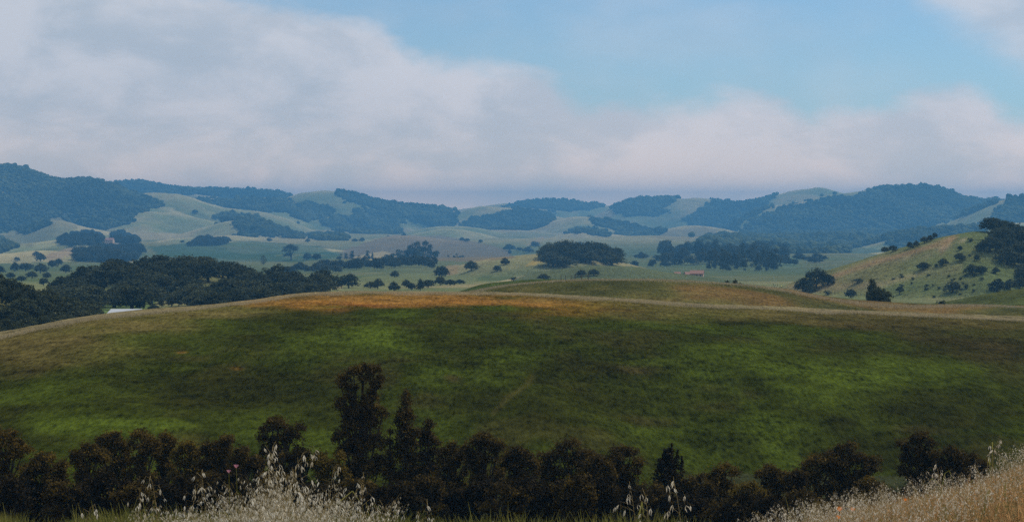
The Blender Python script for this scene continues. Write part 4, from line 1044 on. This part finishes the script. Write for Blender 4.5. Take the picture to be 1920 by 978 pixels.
BLOBS = make_collection('wood_tree', [blob_variant(900 + i) for i in range(7)])
WOODS = [
 ('blue wooded mountainside at the left edge', [(-250, 285), (0, 308), (60, 320), (180, 336), (230, 350), (300, 378), (310, 385), (270, 395), (250, 402), (250, 420), (225, 428), (200, 430), (165, 425), (135, 418), (122, 405), (110, 404), (85, 415), (70, 420), (40, 428), (20, 425), (0, 430), (-250, 450)], 13, 4200, 5000),
 ('wood on the long back ridge at upper left', [(150, 352), (210, 338), (260, 336), (330, 346), (420, 350), (500, 353), (560, 366), (560, 372), (440, 370), (380, 364), (290, 362), (230, 358)], 14, 6100, 6700),
 ('hazy wood strip above the bright spur at upper left', [(362, 375), (400, 373), (450, 374), (520, 372), (560, 382), (550, 400), (500, 396), (440, 388), (380, 380)], 14, 5000, 5700),
 ('hazy wood patch left of the split wood', [(400, 408), (415, 398), (470, 402), (490, 412), (440, 414)], 13, 4000, 4900),
 ('dark blue left part of the split wood', [(435, 412), (470, 404), (500, 412), (530, 420), (572, 438), (565, 446), (540, 440), (500, 436), (470, 445), (450, 438)], 12, 3650, 4150),
 ('dark blue right part of the split wood', [(572, 426), (600, 424), (640, 440), (655, 450), (620, 458), (600, 448), (575, 436)], 12, 3500, 4400),
 ('hazy wood left of the centre peak', [(555, 385), (575, 378), (620, 388), (628, 396), (600, 406), (575, 415), (545, 404)], 14, 5000, 5900),
 ('large hazy wood below the centre peak', [(595, 412), (625, 404), (655, 406), (660, 396), (690, 392), (740, 400), (752, 412), (756, 428), (745, 440), (700, 446), (650, 432), (610, 424)], 14, 4700, 5900),
 ('long hazy wood running down from the centre peak', [(626, 360), (640, 354), (700, 364), (760, 370), (790, 374), (840, 384), (860, 400), (855, 415), (820, 428), (790, 418), (765, 405), (720, 395), (660, 378)], 14, 5200, 5950),
 ('blue wood filling the hollow at the picture centre', [(860, 430), (880, 408), (920, 402), (950, 392), (1000, 393), (1040, 402), (1040, 412), (1010, 424), (960, 434), (930, 442), (880, 436)], 13, 4900, 5850),
 ('hazy wood on the far ridge right of centre', [(945, 384), (1000, 376), (1050, 374), (1080, 378), (1130, 386), (1080, 394), (1010, 390)], 15, 6400, 7050),
 ('thin dark copse on the rounded hill right of centre', [(1055, 432), (1090, 426), (1110, 425), (1138, 437), (1120, 436), (1090, 431)], 11, 4050, 5000),
 ('hazy wood in the hollow left of the small bright hill', [(1100, 405), (1140, 412), (1190, 410), (1210, 425), (1250, 430), (1225, 443), (1180, 442), (1150, 432), (1110, 420)], 14, 4300, 5400),
 ('hazy wood on the blue dome left of the right mountain', [(1145, 388), (1180, 374), (1230, 366), (1280, 368), (1240, 388), (1260, 400), (1180, 402), (1150, 398)], 15, 5800, 6350),
 ('hazy wood on the shaded side of the right mountain', [(1280, 408), (1320, 390), (1340, 372), (1370, 380), (1430, 372), (1455, 362), (1440, 385), (1405, 408), (1380, 430), (1330, 424), (1290, 420)], 14, 5000, 6350),
 ('small wood between the bright hill and the valley', [(1225, 455), (1250, 447), (1285, 452), (1275, 465), (1240, 468)], 13, 4000, 4650),
 ('deep blue forest covering the right mountain', [(1290, 462), (1330, 445), (1380, 440), (1400, 425), (1420, 408), (1460, 392), (1500, 382), (1560, 370), (1600, 368), (1625, 358), (1660, 346), (1700, 346), (1750, 348), (1790, 358), (1830, 368), (1880, 372), (1850, 386), (1800, 406), (1750, 420), (1700, 436), (1640, 452), (1570, 472), (1540, 484), (1470, 490), (1440, 505), (1380, 512), (1330, 512), (1250, 500), (1240, 488), (1270, 475)], 14, 2500, 5300),
 ('dark wooded flank of the spur at the right edge', [(1885, 372), (1920, 364), (2150, 340), (2150, 470), (1920, 450), (1850, 440), (1800, 432), (1840, 415), (1860, 405), (1870, 390)], 13, 3700, 4300),
 ('dark treeline behind the skyline oaks of the right hill', [(1660, 455), (1700, 440), (1720, 430), (1800, 425), (1850, 430), (1850, 445), (1700, 462)], 13, 3000, 4250),
 ('hazy wood at the far left edge below the mountain', [(-60, 452), (0, 450), (30, 462), (0, 470), (-60, 475)], 13, 2700, 4000),
 ('hazy wood knoll in front of the left mountain', [(32, 425), (50, 415), (95, 414), (85, 425), (60, 436), (40, 432)], 12, 3900, 4900),
]
def woods():
    rs = np.random.default_rng(77); tot = 0
    for i, (lab, P, sp, y0, y1) in enumerate(WOODS):
        A = scatter_poly(P, sp * .56, y0, y1, crown_off=4, seed=40 + i, tol=.07, ragged=26)
        B = scatter_poly(P, sp * .9, y0, y1, crown_off=4, seed=140 + i, tol=.07, ragged=95)
        A = np.vstack([A, B[rs.random(len(B)) < .10]]) if len(B) else A
        if not len(A): continue
        n = len(A); tot += n
        w = rs.uniform(.55, 1.0, n) * sp * RAT(A[:, 1]) * (.8 + .6 * rs.random(n) ** 3); h = w * rs.uniform(.6, 1.1, n)
        instancer('distant_wood', A, np.column_stack([np.zeros(n), np.zeros(n), rs.uniform(0, 6.28, n)]), np.column_stack([w, w, h]), rs.integers(0, 7, n), BLOBS, 'stuff', lab, 'wood')
woods()

# ------------------------------------------------------------------ buildings
M_white = plain('white_roof_sheet', (0.40, 0.42, 0.44), .5, .06, 1.0)
M_redroof = plain('red_tile_roof', (0.24, 0.13, 0.095), .8, .2, 1.0)
M_wall = plain('pale_wall', (0.45, 0.32, 0.24), .85, .1, 1.0)
M_darkwall = plain('weathered_boards', (0.16, 0.14, 0.12), .85, .2, 1.0)
M_glass = plain('dark_window', (0.02, 0.025, 0.03), .15, .1, 1.0, .5)
M_stone = plain('pale_stone', (0.48, 0.46, 0.42), .9, .15, .8)

def house(name, label, cat, px, D, wpx, hpx, dep, roof_m, wall_m, rz=0, base=None, roof_frac=.5, windows=3):
    dep *= W(D) / D; D = W(D)
    s = D / F; w = wpx * s; h = hpx * s; x = (px - U0) * s
    z = float(terrain(np.array([x]), np.array([float(D)]))[0][0]) if base is None else CZ - (base - V0) * s
    e = empty(name, (x, D, z), rz); tag(e, label, cat)
    hw = h * (1 - roof_frac)
    m = MB(); m.box(-w / 2, w / 2, -dep / 2, dep / 2, -2.5, hw); wall = link('wall', m.mesh('wall', [wall_m], False), e)
    m = MB(); o = .05 * w; od = .08 * dep; t = .25
    A = [(-w/2-o, -dep/2-od, hw - .1), (w/2+o, -dep/2-od, hw - .1), (w/2+o, 0, h), (-w/2-o, 0, h), (w/2+o, dep/2+od, hw - .1), (-w/2-o, dep/2+od, hw - .1)]
    B = [(a, b, c + t) for a, b, c in A]
    for X in (A, B):
        m.poly([X[0], X[1], X[2], X[3]]); m.poly([X[3], X[2], X[4], X[5]])
    m.poly([A[0], A[1], B[1], B[0]]); m.poly([A[5], A[4], B[4], B[5]])
    m.poly([A[0], B[0], B[3], A[3]]); m.poly([A[3], B[3], B[5], A[5]]); m.poly([A[1], A[2], B[2], B[1]]); m.poly([A[2], A[4], B[4], B[2]])
    link('roof', m.mesh('roof', [roof_m], False), e)
    m = MB(); m.poly([(-w/2, -dep/2, hw), (-w/2, dep/2, hw), (-w/2, 0, h)]); m.poly([(w/2, -dep/2, hw), (w/2, dep/2, hw), (w/2, 0, h)])
    link('gable', m.mesh('gable', [wall_m], False), e)
    for i in range(windows):
        cx = -w / 2 + w * (i + .7) / (windows + .4); m = MB()
        m.box(cx - .5, cx + .5, -dep / 2 - .06, -dep / 2 + .02, hw * .4, hw * .75)
        link('window', m.mesh('window', [M_glass], False), e)
    return e
house('barn', 'long white-roofed barn half hidden behind the left end of the middle hill crest', 'barn', 237, 690, 52, 24, 26, M_white, M_darkwall, rz=.03, roof_frac=.42, base=604)
house('ranch_house', 'largest red-roofed ranch house in the trees right of centre', 'house', 1307, 1330, 24, 13, 9, M_redroof, M_wall, rz=-.15, roof_frac=.45, base=520)
house('ranch_house', 'low middle building of the red-roofed ranch', 'house', 1291, 1340, 14, 9, 8, M_redroof, M_wall, rz=.1, roof_frac=.45, base=519)
house('ranch_shed', 'small red-roofed shed at the left end of the ranch', 'shed', 1270, 1350, 11, 7, 6, M_redroof, M_wall, rz=0, roof_frac=.5, base=517, windows=1)
house('farmhouse', 'far pale pink farmhouse between two copses at left', 'house', 206, 2860, 14, 9, 14, M_redroof, M_wall, roof_frac=.4, base=455)
house('farmhouse', 'small far pale outbuilding below the pink farmhouse', 'house', 220, 2830, 9, 5, 10, M_stone, M_stone, roof_frac=.4, base=461, windows=1)
for a, b, h, w in [(1283, 522, 7, 12), (1296, 523, 8, 14), (1305, 524, 6, 12), (1320, 522, 5, 9), (1278, 520, 6, 8)]:
    plant_px('shrub', a, b, h, w, 'dark garden bush in front of the red-roofed ranch', 'garden bushes at the ranch', D=1290)

M_post = plain('weathered_post', (0.10, 0.085, 0.07), .9)
m_ = MB(); m_.tube([(0, 0, -.3), (0, 0, 1.0), (.02, 0, 1.35)], [.09, .085, .08], 6); m_.tube([(0, 0, 1.35), (.02, 0, 1.36)], [.08, .001], 6)
post_mesh = m_.mesh('fence_post', [M_post], False)
for px_ in (1052, 1060, 1071, 1078, 1090, 1103):
    xx = (px_ - U0) / F * 468.0; zz = float(terrain(np.array([xx]), np.array([468.0]))[0][0])
    tag(link('fence_post', post_mesh, None, (xx, 468.0, zz)), 'small dark fence post on the second hill crest below the oak grove', 'fence post', 'fence posts on the second hill crest')

# ------------------------------------------------------------------ grass on the middle and rear hills
def hill_grass():
    rs = np.random.default_rng(21)
    def tufts(n, u0, u1, y_of, hmin, hmax, wid, colfun, name, label):
        u = rs.uniform(u0, u1, n); y = y_of(u, n); x = (u - U0) / F * y
        z, g = terrain(x, y)
        col = colfun(x, y, z, g)
        k = 3
        x = np.repeat(x, k) + rs.normal(size=n * k) * .10; y = np.repeat(y, k) + rs.normal(size=n * k) * .10; z = np.repeat(z, k); col = np.repeat(col, k, 0)
        m = n * k; h = rs.uniform(hmin, hmax, m); a = rs.uniform(0, 6.28, m); w = rs.uniform(.6, 1.4, m) * wid
        dx, dy = np.cos(a) * w, np.sin(a) * w
        lx, ly = rs.normal(size=m) * .35 * h, rs.normal(size=m) * .35 * h
        V = np.stack([np.stack([x - dx, y - dy, z - .05], -1), np.stack([x + dx, y + dy, z - .05], -1), np.stack([x + lx, y + ly, z + h], -1)], 1).reshape(-1, 3)
        o = link(name, mesh_np(name, V, np.arange(3 * m).reshape(-1, 3), [M_hillgrass], False, {'col': np.repeat(col, 3, 0)}))
        tag(o, label, 'grass', None, 'stuff')
    D1 = lambda u: LAYERS[0]['ev'](u)[..., 1]
    def pale(x, y, z, g):
        c = ground_colour(x, y, z, g); f = rs.uniform(.35, 1, len(x))[:, None]
        return c * (1 - f) + np.array((0.42, 0.36, 0.23)) * f
    tufts(26000, -60, 1980, lambda u, n: D1(u) + rs.normal(size=n) * 2.2 - 1.0, .12, .34, .03, pale, 'seeding_grass', 'pale seeding grass along the crest of the middle hill')
    D2 = lambda u: LAYERS[1]['ev'](u)[..., 1]
    tufts(16000, 860, 1980, lambda u, n: D2(u) + rs.normal(size=n) * 3.5 - 1.5, .12, .34, .035, pale, 'seeding_grass', 'pale seeding grass along the crest of the second hill')
hill_grass()

# ------------------------------------------------------------------ foreground wild oats
def spikelet(V, Fq, Mi, p, d, ln, rs):
    """two open husks hanging along d"""
    d = d / np.linalg.norm(d); a = np.cross(d, rs.normal(size=3)); a /= np.linalg.norm(a); b = np.cross(d, a)
    for sg in (-1, 1):
        o = d * ln + a * sg * ln * .22
        w = b * ln * .11; mid = p + o * .42 + a * sg * ln * .10
        i = len(V); V += [p, mid + w, p + o, mid - w, mid + a * sg * ln * .10]
        Fq += [(i, i + 1, i + 4), (i + 1, i + 2, i + 4), (i + 2, i + 3, i + 4), (i + 3, i, i + 4)]; Mi += [0] * 4

def ribbon(V, Fq, Mi, pts, w, mat, side):
    i0 = len(V); n = len(pts)
    for k, p in enumerate(pts):
        ww = w * (1 - (k / (n - 1)) ** 2 * .85); V += [p - side * ww, p + side * ww]
    for k in range(n - 1):
        a = i0 + 2 * k; Fq += [(a, a + 1, a + 3), (a, a + 3, a + 2)]; Mi += [mat] * 2

def oat_arrays(seed, n_sp=18, height=1.0, pan=.38, blades=3, lean=.18, sp=.023):
    """a unit-height oat: stem ribbon pair, drooping side branches with spikelets, leaf blades"""
    rs = np.random.default_rng(seed); V = []; Fq = []; Mi = []
    la = rs.uniform(0, 6.28); L_ = np.array((math.cos(la), math.sin(la), 0))
    def stem(t): return np.array((0, 0, 1.0)) * t * height + L_ * lean * height * t ** 2.4 * .8 - np.array((0, 0, 1.0)) * .10 * height * t ** 5
    pts = [stem(t) for t in np.linspace(0, 1, 8)]
    ribbon(V, Fq, Mi, pts, .0022, 1, np.array((1.0, 0, 0))); ribbon(V, Fq, Mi, pts, .0022, 1, np.array((0, 1.0, 0)))
    for i in range(n_sp):
        t = 1 - pan * (i / n_sp) ** .9 * rs.uniform(.9, 1.05); p = stem(t); a = rs.uniform(0, 6.28)
        o = np.array((math.cos(a), math.sin(a), 0)) * rs.uniform(.012, .06) * (.4 + 1.2 * (1 - t) / pan) + L_ * .015 + np.array((0, 0, rs.uniform(-.005, .03)))
        q = p + o; e = q + np.array((o[0] * .35, o[1] * .35, -rs.uniform(.010, .03)))
        ribbon(V, Fq, Mi, [p, q, e], .0009, 1, np.array((.7, .7, 0)))
        spikelet(V, Fq, Mi, e, np.array((rs.normal() * .35 + o[0] * 4, rs.normal() * .35 + o[1] * 4, -1.0)), sp * rs.uniform(.75, 1.2), rs)
    for i in range(blades):
        t0 = rs.uniform(.02, .5); p = stem(t0); a = rs.uniform(0, 6.28); d = np.array((math.cos(a), math.sin(a), 0)); ln = rs.uniform(.15, .3)
        ribbon(V, Fq, Mi, [p, p + d * ln * .3 + np.array((0, 0, ln * .6)), p + d * ln * .7 + np.array((0, 0, ln * .75)), p + d * ln + np.array((0, 0, ln * .45))], .0045, 2, np.array((-d[1], d[0], 0)))
    return np.array(V), np.array(Fq), np.array(Mi)

def oat_mesh(seed, mats=None, **kw):
    V, Fq, Mi = oat_arrays(seed, **kw)
    return mesh_np('wild_oat', V, Fq, mats or [M_glume, M_straw, M_blade], False, None, Mi)

def tuft_mesh(seed, mat, n=26, h=.30, w=.0035, spread=.07, heads=True):
    rs = np.random.default_rng(seed); V = []; Fq = []; Mi = []
    for i in range(n):
        p = np.array((rs.normal() * spread, rs.normal() * spread, -.02)); a = rs.uniform(0, 6.28); d = np.array((math.cos(a), math.sin(a), 0)); hh = h * rs.uniform(.5, 1.15); k = rs.uniform(.1, .55) * hh
        tip = p + d * k + np.array((0, 0, hh))
        ribbon(V, Fq, Mi, [p, p + d * k * .3 + np.array((0, 0, hh * .6)), tip], w, 0, np.array((-d[1], d[0], 0)))
        if heads and i % 3 == 0:
            for j in range(3): spikelet(V, Fq, Mi, tip - np.array((0, 0, j * .018)), np.array((d[0] + rs.normal() * .4, d[1] + rs.normal() * .4, rs.uniform(-.4, .7))), .022, rs)
            Mi[-24:] = [1] * 24
    return mesh_np('grass_tuft', np.array(V), np.array(Fq), [mat, M_glume if mat is not M_rustgrass else M_straw], False, None, np.array(Mi))

TOPS = curve([(-200, 925), (0, 944), (60, 962), (110, 976), (150, 958), (200, 940), (250, 922), (300, 905), (340, 918), (380, 898), (410, 912), (440, 886), (480, 872), (520, 840), (560, 880), (600, 868), (640, 892), (690, 884), (735, 922), (780, 962), (850, 960), (900, 958), (950, 942), (1000, 955), (1080, 966), (1130, 950), (1180, 946), (1230, 955), (1290, 950), (1330, 968), (1440, 950), (1500, 930), (1600, 910), (1700, 888), (1780, 876), (1850, 856), (1920, 830), (2100, 800)])

def foreground():
    rs = np.random.default_rng(31)
    oats = make_collection('wild_oat', [oat_mesh(1000 + i, n_sp=int(rs.integers(9, 24)), pan=rs.uniform(.3, .5), lean=rs.uniform(.08, .35), blades=int(rs.integers(1, 4))) for i in range(14)])
    # oats: height chosen so that the heads reach the uneven top line of the sward
    n = 4200
    u = np.concatenate([rs.uniform(-150, 2060, int(n * .22)), rs.normal(510, 205, int(n * .38)), rs.uniform(1300, 2060, int(n * .30))])
    e = FEDGE(u)[..., 0]; y = e + rs.uniform(-2.6, 1.6, len(u)); x = (u - U0) / F * y
    z, _ = terrain(x, y)
    rgt = sstep(1330, 1480, u); top = TOPS(u)[..., 0] + 18 * (1 - rgt) + np.abs(rs.normal(size=len(u))) * (55 - 22 * rgt) - 8 * rgt
    h = (CZ - (top - V0) / F * y) - z
    ok = (h > .10) & (h < 1.05) & (z > 40) & (fbm(x / .28, y / .28, 2, 77) + rs.uniform(-.12, .12, len(x)) + .06 * sstep(1330, 1480, u) > .455)
    x, y, z, h, u = x[ok], y[ok], z[ok], h[ok], u[ok]; n = len(x)
    s = np.clip(h, .1, 1.0)
    sx = np.clip(h, .5, 1.0)
    instancer('wild_oats', np.column_stack([x, y, z - .03]), np.column_stack([rs.normal(size=n) * .10, rs.normal(size=n) * .10, rs.uniform(0, 6.28, n)]), np.column_stack([sx, sx, s * 1.06]), rs.integers(0, 14, n), oats, 'stuff', 'pale seeding wild oats along the foreground slope', 'grass')
    # filler sward
    green = make_collection('green_tuft', [tuft_mesh(1100 + i, M_blade, n=28, h=.34, heads=False) for i in range(5)])
    straw = make_collection('straw_tuft', [tuft_mesh(1120 + i, M_straw, n=24, h=.24) for i in range(5)])
    rust = make_collection('russet_tuft', [tuft_mesh(1140 + i, M_rustgrass, n=30, h=.20, w=.003) for i in range(6)])
    def fill(nm, lab, coll, k, cnt, uf, smin, smax):
        u = uf(cnt); e = FEDGE(u)[..., 0]; y = e + rs.uniform(-3.6, 3.5, cnt); x = (u - U0) / F * y; z, _ = terrain(x, y); s = rs.uniform(smin, smax, cnt)
        room = CZ - (TOPS(u)[..., 0] + 14 + np.abs(rs.normal(size=cnt)) * 14 - V0) / F * y - z; s = np.minimum(s, room / .34); k_ = s > .22
        x, y, z, s = x[k_], y[k_], z[k_], s[k_]; cnt = len(x)
        instancer(nm, np.column_stack([x, y, z]), np.column_stack([rs.normal(size=cnt) * .12, rs.normal(size=cnt) * .12, rs.uniform(0, 6.28, cnt)]), np.column_stack([s, s, s]), rs.integers(0, k, cnt), coll, 'stuff', lab, 'grass')
    fill('green_grass', 'green grass blades under the oats in the foreground', green, 5, 5200, lambda c: np.concatenate([rs.normal(540, 300, c - c // 6), rs.uniform(-200, 1400, c // 6)]), .7, 1.3)
    fill('straw_grass', 'straw-coloured grass on the foreground slope', straw, 5, 1500, lambda c: rs.uniform(-200, 1500, c), .7, 1.2)
    fill('russet_grass', 'short russet grass on the right-hand foreground slope', rust, 6, 7500, lambda c: 2100 - np.abs(rs.normal(size=c)) * 430, .7, 1.25)

    # oat stalks that stand out one by one
    def stalk(label, px, top, D, seed, n_sp, pan, lean, sp=.027, rz=0.0, wide=1.0):
        x = (px - U0) / F * D; z = float(terrain(np.array([x]), np.array([float(D)]))[0][0]); h = CZ - (top - V0) / F * D - z
        V, Fq, Mi = oat_arrays(seed, n_sp=n_sp, height=h * 1.08, pan=pan, lean=lean, blades=2, sp=sp)
        e = empty('wild_oat', (x, D, z - .02), rz); tag(e, label, 'wild oat', 'oat stalks standing above the sward')
        def piece(nm, f, mt, par):
            used, inv = np.unique(f.ravel(), return_inverse=True)
            return link(nm, mesh_np(nm, V[used], inv.reshape(-1, 3), [mt]), par)
        f1 = Fq[Mi == 1]; ped = np.isin(np.arange(len(f1)), np.arange(28, len(f1)))
        piece('stem', f1[~ped], M_straw, e); head = piece('seed_head', f1[ped], M_straw, e)
        if (Mi == 2).any(): piece('leaf_blade', Fq[Mi == 2], M_blade, e)
        f0 = Fq[Mi == 0]
        for q in range(0, len(f0), 8): piece('spikelet', f0[q:q + 8], M_glume, head)
    stalk('tallest oat stalk with drooping white head in front of the domed eucalyptus', 520, 812, 8.6, 2001, 26, .42, .3, .03, 2.8)
    stalk('oat stalk arching left just left of the tallest one', 492, 830, 8.5, 2002, 22, .4, .35, .03, 2.2)
    stalk('oat stalk arching right just right of the tallest one', 548, 838, 8.7, 2003, 22, .42, .35, .03, .3)
    stalk('upright oat stalk at the left in front of the leaning dark tree', 390, 866, 8.8, 2004, 18, .45, .06)
    stalk('oat stalk with sparse head, second upright one from the left', 302, 868, 8.8, 2005, 14, .4, .2)
    stalk('oat stalk between the two left upright ones', 346, 882, 8.6, 2006, 14, .4, .2)
    stalk('low oat stalk far left above the dark bushes', 265, 896, 8.9, 2007, 14, .45, .1)
    stalk('lower left oat stalk beside the bottom corner grass', 152, 932, 9.0, 2008, 12, .4, .15)
    stalk('oat stalk under the yellow-green saplings', 610, 862, 8.7, 2009, 18, .42, .2)
    stalk('oat stalk in front of the tallest eucalyptus base', 676, 886, 8.6, 2010, 18, .42, .2)
    stalk('oat stalk with bent head in front of the spreading centre eucalyptus', 1196, 902, 8.8, 2011, 13, .5, .25, .032, 3.4)
    stalk('big-spikelet oat head in front of the conifer, left', 1222, 920, 8.0, 2012, 13, .5, .3, .036, .2)
    stalk('big-spikelet oat head in front of the conifer, right', 1284, 898, 8.4, 2013, 17, .5, .3, .034, .1)
    stalk('lone tall oat stalk against the hill near the right edge', 1858, 812, 13.4, 2014, 12, .4, .12, .034)
    stalk('oat stalk in front of the open-branched right tree', 1768, 862, 12.2, 2015, 14, .42, .15, .032)
    stalk('short oat stalk on the slope edge below the dome-shaped tree', 1552, 914, 11.2, 2016, 12, .4, .1)
    stalk('tall oat stalk touching the right edge of the picture', 1908, 824, 14.0, 2017, 20, .45, .2, .034)
    # flowers
    M_poppy = leaf_material('poppy_petals', (0.75, 0.20, 0.02), (0.85, 0.32, 0.04), .4); M_pink = leaf_material('thistle_florets', (0.40, 0.16, 0.22), (0.55, 0.28, 0.33), .3)
    def flower(name, label, px, py, D, mat, r, cat, petals):
        x = (px - U0) / F * D; z = float(terrain(np.array([x]), np.array([float(D)]))[0][0]); zt = CZ - (py - V0) / F * D
        e = empty(name, (x, D, z)); tag(e, label, cat)
        m = MB(); m.tube([(0, 0, -.03), (.01, 0, (zt - z) * .5), (0, 0, zt - z)], [.002, .002, .0015], 5); link('stem', m.mesh('stem', [M_blade]), e)
        h = zt - z
        for k in range(petals):
            a = 6.283 * k / petals; d = Vector((math.cos(a), math.sin(a), 0)); q = Vector((-d.y, d.x, 0)); m = MB()
            b = Vector((0, 0, h)); wv = 3.6 / petals
            m.poly([b, b + d * r * .5 + q * r * .45 * wv + Vector((0, 0, r * .5)), b + d * r * .8 + q * r * .5 * wv + Vector((0, 0, r * 1.1)), b + d * r * .8 - q * r * .5 * wv + Vector((0, 0, r * 1.1)), b + d * r * .5 - q * r * .45 * wv + Vector((0, 0, r * .5))])
            link('petal', m.mesh('petal', [mat], False), e)
    flower('poppy', 'left orange poppy in the dry grass at lower right', 1574, 958, 9.6, M_poppy, .02, 'flower', 4)
    flower('poppy', 'right orange poppy in the dry grass at lower right', 1599, 958, 9.7, M_poppy, .018, 'flower', 4)
    flower('poppy', 'lowest orange poppy at the bottom edge of the right slope', 1572, 972, 9.3, M_poppy, .015, 'flower', 4)
    flower('poppy', 'pale orange poppy half hidden in grass right of the other poppies', 1697, 940, 11.0, M_poppy, .018, 'flower', 4)
    flower('thistle', 'pale pink thistle flower among the left oats, higher one', 443, 877, 8.7, M_pink, .014, 'flower', 9)
    flower('thistle', 'pale pink thistle flower among the left oats, lower one', 429, 886, 8.7, M_pink, .012, 'flower', 9)
foreground()

# ------------------------------------------------------------------ fog on the ridges and haze
def volume_mat(name, col, dens, aniso=0.0):
    m, t, out = new_mat(name)
    v = N(t, 'ShaderNodeVolumePrincipled'); v.inputs['Color'].default_value = (*col, 1); v.inputs['Density'].default_value = dens; v.inputs['Anisotropy'].default_value = aniso
    t.links.new(v.outputs[0], out.inputs['Volume'])
    try: m.cycles.homogeneous_volume = True
    except Exception: pass
    return m

def haze():
    m = volume_mat('blue_air', (0.15, 0.49, 0.90), 1.15e-4, .25)
    b = MB(); b.box(-12000, 12000, -60, 20000, -64, CZ + 226)
    o = link('haze', b.mesh('haze', [m], False)); tag(o, 'blue haze filling the valley air', 'haze', None, 'stuff')

haze()
